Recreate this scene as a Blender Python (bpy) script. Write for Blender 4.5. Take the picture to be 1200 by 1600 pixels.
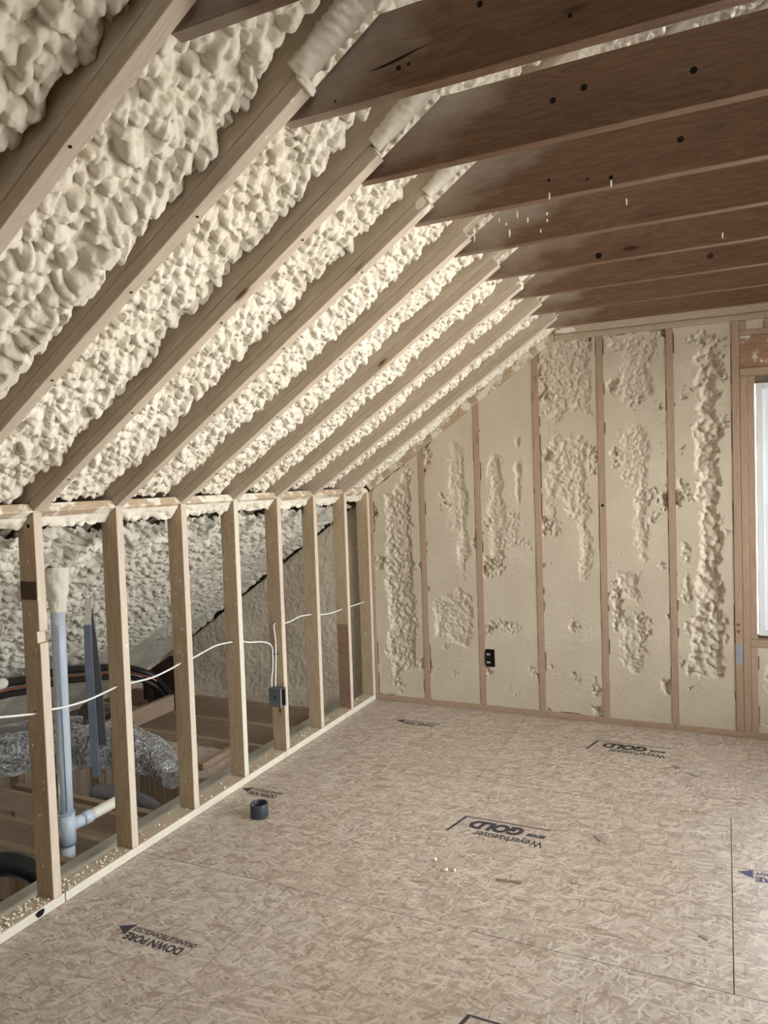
import bpy, bmesh, math, random
import numpy as np
from mathutils import Vector, Matrix

# ------------------------------------------------------------------ camera, light, exposure
sc = bpy.context.scene
for o in list(bpy.data.objects): bpy.data.objects.remove(o)
COL = sc.collection
cam_d = bpy.data.cameras.new('camera'); cam = bpy.data.objects.new('camera', cam_d); COL.objects.link(cam)
cam_d.sensor_fit = 'HORIZONTAL'; cam_d.sensor_width = 36.0; cam_d.lens = 1140.09 / 1200 * 36
cam_d.clip_start = 0.02; cam_d.clip_end = 200
right = Vector((0.90577, 0.42242, -0.03369)); fwd = Vector((-0.42355, 0.90496, -0.04059)); up = Vector((0.01334, 0.05104, 0.99861))
cm = Matrix.Identity(4)
for r in range(3): cm[r][0] = right[r]; cm[r][1] = up[r]; cm[r][2] = -fwd[r]
cm.translation = (2.3251, -1.8991, 1.5759)
cam.matrix_world = cm
sc.camera = cam
sc.view_settings.view_transform = 'Standard'; sc.view_settings.look = 'None'
sc.view_settings.gamma = 1.0; sc.view_settings.use_curve_mapping = False
sc.view_settings.exposure = 0.85
sc.cycles.use_denoising = True
sc.cycles.max_bounces = 10; sc.cycles.diffuse_bounces = 7

world = bpy.data.worlds.new('overcast_sky'); sc.world = world; world.use_nodes = True
bg = world.node_tree.nodes['Background']
wn = world.node_tree                                # bright overcast above, duller ground below
_tc = wn.nodes.new('ShaderNodeTexCoord'); _sp = wn.nodes.new('ShaderNodeSeparateXYZ'); wn.links.new(_tc.outputs['Generated'], _sp.inputs[0])
_rp = wn.nodes.new('ShaderNodeValToRGB'); wn.links.new(_sp.outputs[2], _rp.inputs[0])
_rp.color_ramp.elements[0].position = 0.0; _rp.color_ramp.elements[0].color = (.80, .77, .72, 1)
_rp.color_ramp.elements[1].position = 0.06; _rp.color_ramp.elements[1].color = (.94, .98, 1.0, 1)
wn.links.new(_rp.outputs[0], bg.inputs['Color']); bg.inputs['Strength'].default_value = 6.5

WIN_B = (2.49, 3.36, 0.60, 2.08)            # back wall window: x0, x1, z0, z1
ADDED_WIN_R = (-0.45, 2.60, 0.30, 2.20)           # added unseen right wall window for side light: y0, y1, z0, z1
ADDED_WIN_L = (-0.6, 0.3, -1.7, -0.95)            # added opening that lights the storey below: y0, y1, z0, z1
def portal(name, loc, direction, sx, sy):
    d = bpy.data.lights.new(name, 'AREA'); d.shape = 'RECTANGLE'; d.size = sx; d.size_y = sy
    d.cycles.is_portal = True
    o = bpy.data.objects.new(name, d); COL.objects.link(o); o.location = loc
    o.rotation_euler = Vector(direction).to_track_quat('-Z', 'Y').to_euler(); return o

# ------------------------------------------------------------------ measures
S = 0.4064                     # sixteen inch spacing
A = math.radians(34.54); CA, SA, TA = math.cos(A), math.sin(A), math.tan(A)
HS = 1.5105                    # knee wall stud top, room side
YB = 2.8263                    # plane of the gable wall
XB = -0.0168                   # first gable stud
ZP = 2.438                     # underside of gable top plate
HJ, DJ = 2.466, 0.184          # joist underside, depth
XRIDGE = 3.10
XR = 3.50
YREAR = -6.2
def Ys(i): return (i - 1) * S
def slope(s, y, n): return (s * CA - n * SA, y, HS + s * SA + n * CA)

# ------------------------------------------------------------------ tagging
def tag(o, label=None, cat=None, group=None, kind=None):
    if label: o['label'] = label
    if cat: o['category'] = cat
    if group: o['group'] = group
    if kind: o['kind'] = kind
    return o
def link(name, me, parent=None, M=None):
    o = bpy.data.objects.new(name, me); COL.objects.link(o)
    if parent is not None: o.parent = parent; o.matrix_parent_inverse = parent.matrix_world.inverted()
    if M is not None: o.matrix_world = M
    return o
def empty(name, loc):
    o = bpy.data.objects.new(name, None); COL.objects.link(o); o.empty_display_size = .1
    o.matrix_world = Matrix.Translation(loc); return o

# ------------------------------------------------------------------ node helpers
class NT:
    def __init__(s, name):
        s.m = bpy.data.materials.new(name); s.m.use_nodes = True; s.t = s.m.node_tree
        s.b = s.t.nodes['Principled BSDF']
    def n(s, typ, **kw):
        nd = s.t.nodes.new(typ)
        for k, v in kw.items():
            if hasattr(nd, k) and not k[0].isupper(): setattr(nd, k, v)
            else: nd.inputs[k.replace('_', ' ')].default_value = v
        return nd
    def l(s, a, b): s.t.links.new(a, b)
    def math(s, op, a, b=None, c=None, clamp=False):
        nd = s.t.nodes.new('ShaderNodeMath'); nd.operation = op; nd.use_clamp = clamp
        for k, v in enumerate((a, b, c)):
            if v is None: continue
            if isinstance(v, (int, float)): nd.inputs[k].default_value = v
            else: s.l(v, nd.inputs[k])
        return nd.outputs[0]
    def mix(s, f, a, b):
        nd = s.t.nodes.new('ShaderNodeMix'); nd.data_type = 'RGBA'
        if isinstance(f, (int, float)): nd.inputs[0].default_value = f
        else: s.l(f, nd.inputs[0])
        for k, v in ((6, a), (7, b)):
            if isinstance(v, tuple): nd.inputs[k].default_value = (*v, 1) if len(v) == 3 else v
            else: s.l(v, nd.inputs[k])
        return nd.outputs[2]
    def ramp(s, f, lo, hi):
        nd = s.t.nodes.new('ShaderNodeMapRange'); nd.clamp = True
        s.l(f, nd.inputs[0]); nd.inputs[1].default_value = lo; nd.inputs[2].default_value = hi
        return nd.outputs[0]
    def coords(s, scale=(1, 1, 1), rot=(0, 0, 0), rnd=0.0, which='Object'):
        tc = s.t.nodes.new('ShaderNodeTexCoord'); mp = s.t.nodes.new('ShaderNodeMapping')
        src = tc.outputs[which]
        if rnd:
            oi = s.t.nodes.new('ShaderNodeObjectInfo')
            v = s.t.nodes.new('ShaderNodeVectorMath'); v.operation = 'SCALE'
            cmb = s.t.nodes.new('ShaderNodeCombineXYZ')
            for k in range(3): s.l(oi.outputs['Random'], cmb.inputs[k])
            s.l(cmb.outputs[0], v.inputs[0]); v.inputs['Scale'].default_value = rnd
            ad = s.t.nodes.new('ShaderNodeVectorMath'); s.l(src, ad.inputs[0]); s.l(v.outputs[0], ad.inputs[1]); src = ad.outputs[0]
        s.l(src, mp.inputs[0]); mp.inputs['Scale'].default_value = scale; mp.inputs['Rotation'].default_value = rot
        return mp.outputs[0]
    def noise(s, vec, scale, detail=3, rough=.5, dist=0):
        nd = s.t.nodes.new('ShaderNodeTexNoise'); s.l(vec, nd.inputs['Vector'])
        nd.inputs['Scale'].default_value = scale; nd.inputs['Detail'].default_value = detail
        nd.inputs['Roughness'].default_value = rough; nd.inputs['Distortion'].default_value = dist
        return nd.outputs[0]
    def vor(s, vec, scale, feature='F1', dim='3D', rand=1.0):
        nd = s.t.nodes.new('ShaderNodeTexVoronoi'); nd.feature = feature; nd.voronoi_dimensions = dim
        s.l(vec, nd.inputs['Vector']); nd.inputs['Scale'].default_value = scale
        nd.inputs['Randomness'].default_value = rand
        return nd
    def bump(s, h, strength, dist):
        nd = s.t.nodes.new('ShaderNodeBump'); s.l(h, nd.inputs['Height'])
        nd.inputs['Strength'].default_value = strength; nd.inputs['Distance'].default_value = dist
        s.l(nd.outputs[0], s.b.inputs['Normal']); return nd
    def done(s, col=None, rough=.7, spec=.3, metal=0):
        if col is not None:
            if isinstance(col, tuple): s.b.inputs['Base Color'].default_value = (*col, 1)
            else: s.l(col, s.b.inputs['Base Color'])
        s.b.inputs['Roughness'].default_value = rough; s.b.inputs['Specular IOR Level'].default_value = spec
        s.b.inputs['Metallic'].default_value = metal
        return s.m

FOAM_C = (0.80, 0.765, 0.66)
def wood(name, light, dark, knot, specks=0.0, film=0.0, knots=1.0, crust=0.0):
    t = NT(name)
    v = t.coords((1.1, 9, 9), rnd=37.0)
    g1 = t.noise(v, 2.2, 4, .55, 1.2)
    rings = t.math('FRACT', t.math('MULTIPLY', g1, 7.0))
    rings = t.math('ABSOLUTE', t.math('SUBTRACT', rings, .5))
    v2 = t.coords((6, 140, 140), rnd=11.0)
    fib = t.noise(v2, 1.0, 2, .6)
    big = t.noise(t.coords((.8, 3, 3), rnd=23.0), 1.6, 2)
    f = t.math('ADD', t.math('MULTIPLY', rings, 1.0), t.math('MULTIPLY', fib, .5))
    f = t.math('ADD', f, t.math('MULTIPLY', t.math('SUBTRACT', big, .5), .9), clamp=True)
    col = t.mix(f, light, dark)
    kv = t.coords((1.6, 5.5, 5.5), rnd=17.0)
    k = t.vor(kv, 1.55)
    kd = k.outputs['Distance']
    sel = t.math('GREATER_THAN', k.outputs['Color'], .45)
    km = t.math('MULTIPLY', t.math('SUBTRACT', 1.0, t.ramp(kd, .05, .10)), t.math('MULTIPLY', sel, knots))
    halo = t.math('MULTIPLY', t.math('SUBTRACT', 1.0, t.ramp(kd, .06, .32)), t.math('MULTIPLY', sel, .38 * knots))
    col = t.mix(halo, col, tuple(c * .75 for c in dark)); col = t.mix(km, col, knot)
    if film:
        sx = t.t.nodes.new('ShaderNodeSeparateXYZ'); t.l(t.coords(), sx.inputs[0])
        fn = t.noise(t.coords((1, 1, 2), rnd=9.0), 3.0, 4, .6)
        h = t.math('ADD', t.math('MULTIPLY', sx.outputs[2], 3.2), t.math('MULTIPLY', fn, 1.6))
        m = t.math('SUBTRACT', h, t.math('MULTIPLY', sx.outputs[0], 1.9))
        m = t.math('MULTIPLY', t.ramp(m, .35, 1.0), film)
        col = t.mix(m, col, (0.55, 0.50, 0.42))
    if crust:
        cn = t.noise(t.coords((1, 1, 1), rnd=5.0), 14.0, 4, .6)
        col = t.mix(t.ramp(cn, crust - .04, crust + .04), col, FOAM_C)
    if specks:
        sv = t.vor(t.coords((30, 55, 55), rnd=3.0), 1.0)
        sm = t.math('MULTIPLY', t.math('LESS_THAN', sv.outputs['Distance'], .2), t.math('GREATER_THAN', sv.outputs['Color'], 1.0 - specks))
        col = t.mix(sm, col, (.78, .72, .58))
    t.bump(f, .25, .002)
    return t.done(col, .72, .22)

def foam(name, col, col2, fine=70, pits=0.0):
    t = NT(name); v = t.coords()
    big = t.noise(v, 3.0, 3); c = t.mix(t.ramp(big, .35, .68), col, col2)
    n1 = t.noise(v, fine, 3, .6)
    if pits:
        p = t.vor(t.coords((1, 1, .8)), 26.0)
        pm = t.math('MULTIPLY', t.math('LESS_THAN', p.outputs['Distance'], .16), t.math('GREATER_THAN', p.outputs['Color'], 1.0 - pits))
        gate = t.ramp(t.noise(v, 5.0, 3), .5, .62)
        c = t.mix(t.math('MULTIPLY', pm, gate), c, (.22, .17, .11))
    t.bump(n1, .35, .004)
    return t.done(c, .62, .25)

def plain(name, col, rough=.6, spec=.3, metal=0, nscale=None, var=.12, bump=0, bscale=80):
    t = NT(name)
    if nscale:
        n = t.noise(t.coords(rnd=4.0), nscale, 3)
        c = t.mix(n, tuple(x * (1 - var) for x in col), tuple(min(1, x * (1 + var)) for x in col))
    else: c = col
    if bump: t.bump(t.noise(t.coords(), bscale, 3), bump, .003)
    return t.done(c, rough, spec, metal)

M_STUD = wood('pale_pine', (.52, .42, .29), (.36, .265, .165), (.14, .07, .035), specks=.14)
M_RAFT = wood('rafter_pine', (.57, .495, .40), (.42, .345, .26), (.13, .07, .04), specks=.10)
M_JOIST = wood('fir_joist', (.215, .125, .075), (.115, .064, .037), (.05, .022, .012), film=.5, knots=1.0, specks=.012)
M_GST = wood('gable_pine', (.48, .35, .25), (.37, .265, .185), (.16, .08, .05), knots=.5)
M_PLATE = wood('plate_pine', (.54, .45, .34), (.42, .33, .23), (.18, .10, .05))
M_PALE = plain('foam_rubbed_and_lit_wood', (.61, .57, .48), .75, .2, nscale=25, var=.10, bump=.4)
M_TOPP = wood('foam_dusted_pine', (.58, .47, .33), (.45, .33, .22), (.18, .10, .05), specks=.1, crust=.52)
M_EDGE = wood('pale_edge_pine', (.62, .53, .43), (.50, .415, .325), (.22, .13, .08), specks=.14)
M_ROUGH = wood('rough_lumber', (.36, .27, .19), (.23, .165, .11), (.12, .06, .03), specks=.03)
M_FOAM = foam('spray_foam_cream', (.79, .745, .645), (.73, .675, .565), 60)
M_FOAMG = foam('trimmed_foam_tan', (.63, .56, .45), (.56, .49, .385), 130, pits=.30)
M_FOAMK = foam('knee_foam', (.68, .655, .58), (.56, .53, .45), 50)

def osb():
    t = NT('strand_board'); base = t.coords()
    warp = t.t.nodes.new('ShaderNodeTexNoise'); t.l(base, warp.inputs['Vector']); warp.inputs['Scale'].default_value = 6.0
    tone = t.noise(base, 1.2, 3)
    col = t.mix(t.noise(base, 30, 4, .6), (.37, .31, .25), (.50, .435, .365))
    hgt = None
    rs = random.Random(5)
    for k, (ang, sx, sy, th) in enumerate([(8, 12, 85, .35), (-28, 14, 100, .45), (48, 16, 110, .52), (-70, 14, 95, .55), (88, 14, 90, .6), (22, 16, 95, .6), (-50, 13, 80, .66), (-8, 10, 62, .70)]):
        ad = t.t.nodes.new('ShaderNodeVectorMath'); ad.operation = 'ADD'
        sc_ = t.t.nodes.new('ShaderNodeVectorMath'); sc_.operation = 'SCALE'; t.l(warp.outputs['Color'], sc_.inputs[0]); sc_.inputs['Scale'].default_value = .010
        t.l(base, ad.inputs[0]); t.l(sc_.outputs[0], ad.inputs[1])
        r1 = t.t.nodes.new('ShaderNodeMapping'); t.l(ad.outputs[0], r1.inputs[0]); r1.inputs['Rotation'].default_value = (0, 0, math.radians(ang)); r1.inputs['Location'].default_value = (k * 1.37, k * .71, 0)
        r2 = t.t.nodes.new('ShaderNodeMapping'); t.l(r1.outputs[0], r2.inputs[0]); r2.inputs['Scale'].default_value = (sx, sy, 1)
        v = t.vor(r2.outputs[0], 1.0, dim='2D')
        spx = t.t.nodes.new('ShaderNodeSeparateColor'); t.l(v.outputs['Color'], spx.inputs[0])
        mask = t.math('MULTIPLY', t.math('GREATER_THAN', spx.outputs[0], th), t.math('LESS_THAN', v.outputs['Distance'], .46))
        cc = t.mix(spx.outputs[1], (.28, .215, .165), (.66, .585, .51))
        cc = t.mix(t.math('MULTIPLY', t.math('GREATER_THAN', spx.outputs[2], .93), .6), cc, (.20, .13, .08))
        rim = t.math('MULTIPLY', mask, t.ramp(v.outputs['Distance'], .38, .46))
        col = t.mix(t.math('MULTIPLY', mask, .78), col, cc); col = t.mix(t.math('MULTIPLY', rim, .30), col, (.17, .12, .08))
        h = t.math('MULTIPLY', mask, spx.outputs[1])
        hgt = h if hgt is None else t.math('MAXIMUM', hgt, h)
    fl = t.vor(t.coords((22, 75, 1)), 1.0, dim='2D')
    fm = t.math('MULTIPLY', t.math('LESS_THAN', fl.outputs['Distance'], .22), t.math('GREATER_THAN', fl.outputs['Color'], .86))
    col = t.mix(t.math('MULTIPLY', fm, .8), col, (.10, .065, .04))
    fl2 = t.vor(t.coords((20, 85, 1), (0, 0, .5)), 1.0, dim='2D')
    fm2 = t.math('MULTIPLY', t.math('LESS_THAN', fl2.outputs['Distance'], .26), t.math('GREATER_THAN', fl2.outputs['Color'], .80))
    col = t.mix(t.math('MULTIPLY', fm2, .6), col, (.72, .66, .57))
    col = t.mix(t.ramp(tone, .35, .7), col, t.mix(.25, col, (.36, .25, .18)))
    # chalk line snapped along the room
    sx = t.t.nodes.new('ShaderNodeSeparateXYZ'); t.l(base, sx.inputs[0])
    ln = t.math('LESS_THAN', t.math('ABSOLUTE', t.math('SUBTRACT', sx.outputs[0], .306)), .0025)
    ln = t.math('MULTIPLY', ln, t.ramp(t.noise(base, 12, 2), .42, .55))
    col = t.mix(t.math('MULTIPLY', ln, .6), col, (.16, .11, .09))
    t.bump(hgt, .35, .0015)
    return t.done(col, .40, .55)
M_OSB = osb()
M_INK = plain('stamp_ink', (.055, .055, .06), .8, .2, nscale=200, var=.5)
M_INKV = plain('violet_stamp_ink', (.10, .09, .17), .8, .2, nscale=200, var=.5)
M_PVC = plain('pale_blue_pvc', (.50, .57, .66), .35, .45, nscale=8, var=.06)
M_GREY = plain('grey_blue_channel', (.15, .175, .235), .5, .4, nscale=9, var=.25)
M_GREYD = plain('dark_grey_channel', (.075, .08, .09), .5, .4, nscale=9, var=.2)
M_BLACK = plain('black_rubber', (.012, .012, .013), .45, .4, nscale=30, var=.4, bump=.3)
M_COPPER = plain('copper_tube', (.32, .13, .08), .35, .5, metal=.7)
M_WIRE = plain('white_cable', (.74, .73, .70), .45, .4)
M_BOXM = plain('galvanised_box', (.12, .135, .15), .45, .5, metal=.3, nscale=20)
M_DARK = plain('dark_void', (.015, .012, .010), .9, .1)
M_DKBROWN = plain('dark_brown_board_and_hole', (.055, .028, .02), .8, .15, nscale=12, var=.4)
M_VINYL = plain('white_vinyl', (.82, .87, .90), .4, .4)
M_TAPE = plain('grey_label', (.33, .36, .40), .6, .3, nscale=40)
M_RING = plain('dark_grey_plastic', (.035, .042, .055), .38, .5)
M_CRUMB = plain('foam_crumbs', (.82, .77, .64), .7, .2, nscale=60)
M_EXT = plain('white_siding', (.75, .78, .80), .7, .2)
def foil():
    t = NT('foil_jacket'); v = t.coords((1, 1, 1))
    n = t.noise(v, 38, 5, .7, 2.0); n2 = t.noise(v, 9, 3, .6, 1.0)
    t.bump(t.math('ADD', n, t.math('MULTIPLY', n2, 2.0)), 1.0, .045)
    return t.done(t.mix(n2, (.45, .45, .44), (.88, .89, .90)), .20, .5, .96)
M_FOIL = foil()
def glass():
    m = bpy.data.materials.new('window_glass'); m.use_nodes = True; nt = m.node_tree; nt.nodes.clear()
    o = nt.nodes.new('ShaderNodeOutputMaterial'); mx = nt.nodes.new('ShaderNodeMixShader'); tr = nt.nodes.new('ShaderNodeBsdfTransparent')
    gl = nt.nodes.new('ShaderNodeBsdfGlossy'); gl.inputs['Roughness'].default_value = .02; fr = nt.nodes.new('ShaderNodeFresnel')
    nt.links.new(fr.outputs[0], mx.inputs[0]); nt.links.new(tr.outputs[0], mx.inputs[1]); nt.links.new(gl.outputs[0], mx.inputs[2]); nt.links.new(mx.outputs[0], o.inputs[0])
    return m
M_GLASS = glass()

# ------------------------------------------------------------------ mesh builders
def frame(origin, ex, ey):
    ex = Vector(ex).normalized(); ey = Vector(ey).normalized(); ez = ex.cross(ey)
    M = Matrix.Identity(4)
    for r in range(3): M[r][0] = ex[r]; M[r][1] = ey[r]; M[r][2] = ez[r]
    M.translation = origin; return M
def prism_mesh(name, prof, y0, y1, mat, bev=.0018):
    bm = bmesh.new()
    a = [bm.verts.new((x, y0, z)) for x, z in prof]; b = [bm.verts.new((x, y1, z)) for x, z in prof]
    bm.faces.new(a); bm.faces.new(b[::-1]); k = len(prof)
    for i in range(k): bm.faces.new((a[(i + 1) % k], a[i], b[i], b[(i + 1) % k]))
    bmesh.ops.recalc_face_normals(bm, faces=bm.faces)
    if bev: bmesh.ops.bevel(bm, geom=list(bm.edges), offset=bev, segments=1, affect='EDGES')
    me = bpy.data.meshes.new(name); bm.to_mesh(me); bm.free(); me.materials.append(mat); return me
def member(name, prof, y0, y1, M, mat, parent=None, bev=.0018):
    return link(name, prism_mesh(name, prof, y0, y1, mat, bev), parent, M)
def box_bm(bm, lo, hi):
    vs = [bm.verts.new((x, y, z)) for x in (lo[0], hi[0]) for y in (lo[1], hi[1]) for z in (lo[2], hi[2])]
    for f in ((0, 1, 3, 2), (4, 6, 7, 5), (0, 4, 5, 1), (2, 3, 7, 6), (0, 2, 6, 4), (1, 5, 7, 3)): bm.faces.new([vs[i] for i in f])
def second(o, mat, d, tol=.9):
    """paler side of a board: faces looking along d"""
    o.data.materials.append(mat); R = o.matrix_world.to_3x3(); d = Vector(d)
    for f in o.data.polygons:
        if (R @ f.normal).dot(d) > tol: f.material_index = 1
def boxes(name, lst, mat, parent=None, bev=0, origin=None):
    bm = bmesh.new()
    org = Vector(origin) if origin is not None else Vector(lst[0][0])
    for lo, hi in lst: box_bm(bm, Vector(lo) - org, Vector(hi) - org)
    bmesh.ops.recalc_face_normals(bm, faces=bm.faces)
    if bev: bmesh.ops.bevel(bm, geom=list(bm.edges), offset=bev, segments=1, affect='EDGES')
    me = bpy.data.meshes.new(name); bm.to_mesh(me); bm.free(); me.materials.append(mat)
    return link(name, me, parent, Matrix.Translation(org))
def board(name, lo, hi, mat, parent=None, bev=.0018):
    """box whose local x runs along its longest side so the grain follows it"""
    lo, hi = Vector(lo), Vector(hi); d = hi - lo; ax = max(range(3), key=lambda k: d[k])
    E = [Vector((1, 0, 0)), Vector((0, 1, 0)), Vector((0, 0, 1))]; ex = E[ax]; ey = E[(ax + 1) % 3]; ez = E[(ax + 2) % 3]
    M = frame(lo, ex, ey)
    L, W, H = d[ax], d[(ax + 1) % 3], d[(ax + 2) % 3]
    return member(name, [(0, 0), (L, 0), (L, H), (0, H)], 0, W, M, mat, parent, bev)
def grid_mesh(name, P, mat, smooth=True):
    """P: (nu, nv, 3) array of positions"""
    nu, nv = P.shape[:2]; idx = np.arange(nu * nv).reshape(nu, nv)
    q = np.stack([idx[:-1, :-1], idx[1:, :-1], idx[1:, 1:], idx[:-1, 1:]], -1).reshape(-1, 4)
    me = bpy.data.meshes.new(name)
    me.vertices.add(nu * nv); me.vertices.foreach_set('co', P.reshape(-1).astype(np.float32))
    me.loops.add(q.size); me.loops.foreach_set('vertex_index', q.reshape(-1).astype(np.int32))
    me.polygons.add(len(q)); me.polygons.foreach_set('loop_start', np.arange(0, q.size, 4, dtype=np.int32))
    me.polygons.foreach_set('use_smooth', np.full(len(q), smooth)); me.update(calc_edges=True); me.validate()
    me.materials.append(mat); return me
def vnoise(U, V, sc_, seed):
    r = np.random.RandomState(seed); T = r.rand(64, 64)
    def one(u, v):
        iu = np.floor(u).astype(int); iv = np.floor(v).astype(int); fu = u - iu; fv = v - iv
        fu = fu * fu * (3 - 2 * fu); fv = fv * fv * (3 - 2 * fv)
        g = lambda a, b: T[a % 64, b % 64]
        return (g(iu, iv) * (1 - fu) * (1 - fv) + g(iu + 1, iv) * fu * (1 - fv) + g(iu, iv + 1) * (1 - fu) * fv + g(iu + 1, iv + 1) * fu * fv)
    return one(U * sc_, V * sc_) * .6 + one(U * sc_ * 2.1 + 7, V * sc_ * 2.1 + 3) * .28 + one(U * sc_ * 4.3, V * sc_ * 4.3 + 9) * .12
def lumps(U, V, du, rmin, rmax, seed, dens=1.35, tilt=(0, 0), tk=.35, hv=.6):
    """overlapping popcorn domes on a regular grid (U along axis 0, V along axis 1)"""
    r = np.random.RandomState(seed); H = np.zeros(U.shape); u0, v0 = U[0, 0], V[0, 0]
    wf = .5 / rmax; WU = (vnoise(U, V, wf, seed + 1) - .5) * rmax * .8; WV = (vnoise(U, V, wf, seed + 2) - .5) * rmax * .8
    u1, v1 = U[-1, 0], V[0, -1]; area = (u1 - u0 + .1) * (v1 - v0 + .1)
    n = int(dens * area / (math.pi * ((rmin + rmax) / 2) ** 2) * 1.9)
    for _ in range(n):
        ru = rmin + (rmax - rmin) * r.rand() ** 1.5; asp = .45 + .5 * r.rand(); an = r.rand() * math.pi
        cu = u0 - .05 + (u1 - u0 + .1) * r.rand(); cv = v0 - .05 + (v1 - v0 + .1) * r.rand(); h0 = r.rand() * hv * ru
        i0 = max(0, int((cu - ru * 1.5 - u0) / du)); i1 = min(U.shape[0], int((cu + ru * 1.5 - u0) / du) + 2)
        j0 = max(0, int((cv - ru * 1.5 - v0) / du)); j1 = min(U.shape[1], int((cv + ru * 1.5 - v0) / du) + 2)
        if i0 >= i1 or j0 >= j1: continue
        a = U[i0:i1, j0:j1] - cu + WU[i0:i1, j0:j1]; b = V[i0:i1, j0:j1] - cv + WV[i0:i1, j0:j1]
        p = (a * math.cos(an) + b * math.sin(an)) / ru; q = (-a * math.sin(an) + b * math.cos(an)) / (ru * asp)
        d2 = p * p + q * q
        dome = h0 + ru * .72 * np.clip(1 - d2, 0, 1) ** .52 + tk * (a * tilt[0] + b * tilt[1])
        H[i0:i1, j0:j1] = np.where(d2 < 1, np.maximum(H[i0:i1, j0:j1], dome), H[i0:i1, j0:j1])
    return H
def tube(name, pts, rad, mat, parent=None, nseg=14, step=.02, noise=0.0, seed=0, closed_ends=True, crinkle=0.0):
    """swept tube through control points; rad a number or a list matched to pts"""
    pts = [Vector(p) for p in pts]; rads = rad if isinstance(rad, (list, tuple)) else [rad] * len(pts)
    path = []; rr = []
    for i in range(len(pts) - 1):
        p0 = pts[max(i - 1, 0)]; p1 = pts[i]; p2 = pts[i + 1]; p3 = pts[min(i + 2, len(pts) - 1)]
        k = max(2, int((p2 - p1).length / step))
        for j in range(k):
            t = j / k
            path.append(.5 * ((2 * p1) + (p2 - p0) * t + (2 * p0 - 5 * p1 + 4 * p2 - p3) * t * t + (3 * p1 - p0 - 3 * p2 + p3) * t ** 3))
            rr.append(rads[i] * (1 - t) + rads[i + 1] * t)
    path.append(pts[-1]); rr.append(rads[-1])
    rnd = random.Random(seed); bm = bmesh.new(); rings = []; org = pts[0]; nrm = None
    ph = [rnd.random() * 6.28 for _ in range(6)]
    for i, p in enumerate(path):
        d = (path[min(i + 1, len(path) - 1)] - path[max(i - 1, 0)]).normalized()
        if nrm is None:
            nrm = d.orthogonal().normalized()
        nrm = (nrm - d * nrm.dot(d)).normalized(); bn = d.cross(nrm)
        ring = []
        for s in range(nseg):
            a = 2 * math.pi * s / nseg
            w = 1 + noise * (math.sin(i * .55 + 3 * a + ph[0]) * .35 + math.sin(i * .21 - 2 * a + ph[1]) * .35 + (rnd.random() - .5))
            if crinkle: w += crinkle * abs(math.sin(i * 1.15 + .6 * math.sin(a * 3 + i * .07)))
            ring.append(bm.verts.new(p - org + (nrm * math.cos(a) + bn * math.sin(a)) * rr[i] * w))
        rings.append(ring)
    for a, b in zip(rings, rings[1:]):
        for s in range(nseg): bm.faces.new((a[s], a[(s + 1) % nseg], b[(s + 1) % nseg], b[s]))
    if closed_ends: bm.faces.new(rings[0][::-1]); bm.faces.new(rings[-1])
    bmesh.ops.recalc_face_normals(bm, faces=bm.faces)
    for f in bm.faces: f.smooth = len(f.verts) == 4
    me = bpy.data.meshes.new(name); bm.to_mesh(me); bm.free(); me.materials.append(mat)
    return link(name, me, parent, Matrix.Translation(org))

# ------------------------------------------------------------------ setting: floor
XDECK = -0.088
xs_rows = {-2: [0.9], -1: [1.7], 0: [0.75, 3.1], 1: [2.33], 2: [1.12]}
pan = []
ys = [YREAR + .004, -1.976, -.757, .462, 1.695, YB + .095]
for r in range(5):
    cuts = [XDECK] + xs_rows[r - 2] + [XR - .002]
    for a, b in zip(cuts, cuts[1:]): pan.append(((a + .0016, ys[r] + .0016, -.019), (b - .0016, ys[r + 1] - .0016, 0)))
pan.append(((XDECK, YREAR + .004, -.03), (XR - .002, YB + .095, -.0195)))
flo = boxes('floor', pan, M_OSB, origin=(0, 0, 0)); tag(flo, kind='structure')

# stamps printed on the floor panels (text reads upside down from here)
def text_mesh(name, body, size, mat, parent, origin, rotz=math.pi, shear=0, bold=0, sx=1.0, align='LEFT'):
    c = bpy.data.curves.new(name, 'FONT'); c.body = body; c.size = size; c.shear = shear; c.offset = bold; c.align_x = align
    tmp = bpy.data.objects.new(name, c); COL.objects.link(tmp); dg = bpy.context.evaluated_depsgraph_get()
    me = bpy.data.meshes.new_from_object(tmp.evaluated_get(dg)); bpy.data.objects.remove(tmp); me.materials.clear(); me.materials.append(mat)
    M = Matrix.Translation(origin) @ Matrix.Rotation(rotz, 4, 'Z') @ Matrix.Diagonal((sx, 1, 1, 1))
    return link(name, me, parent, M)
def flat(name, polys, mat, parent, origin, z=.0006):
    bm = bmesh.new()
    for P in polys: bm.faces.new([bm.verts.new((x, y, 0)) for x, y in P])
    bmesh.ops.recalc_face_normals(bm, faces=bm.faces)
    me = bpy.data.meshes.new(name); bm.to_mesh(me); bm.free(); me.materials.append(mat)
    return link(name, me, parent, Matrix.Translation((origin[0], origin[1], z)) @ Matrix.Rotation(math.pi, 4, 'Z'))
def fit_text(name, body, x_right, x_left, y_base, size, mat, shear=0, bold=0):
    o = text_mesh(name, body, size, mat, flo, (x_right, y_base, .0007), shear=shear, bold=bold)
    w = max(v.co.x for v in o.data.vertices); o.matrix_world = o.matrix_world @ Matrix.Diagonal(((x_right - x_left) / w, 1, 1, 1)); return o
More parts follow.
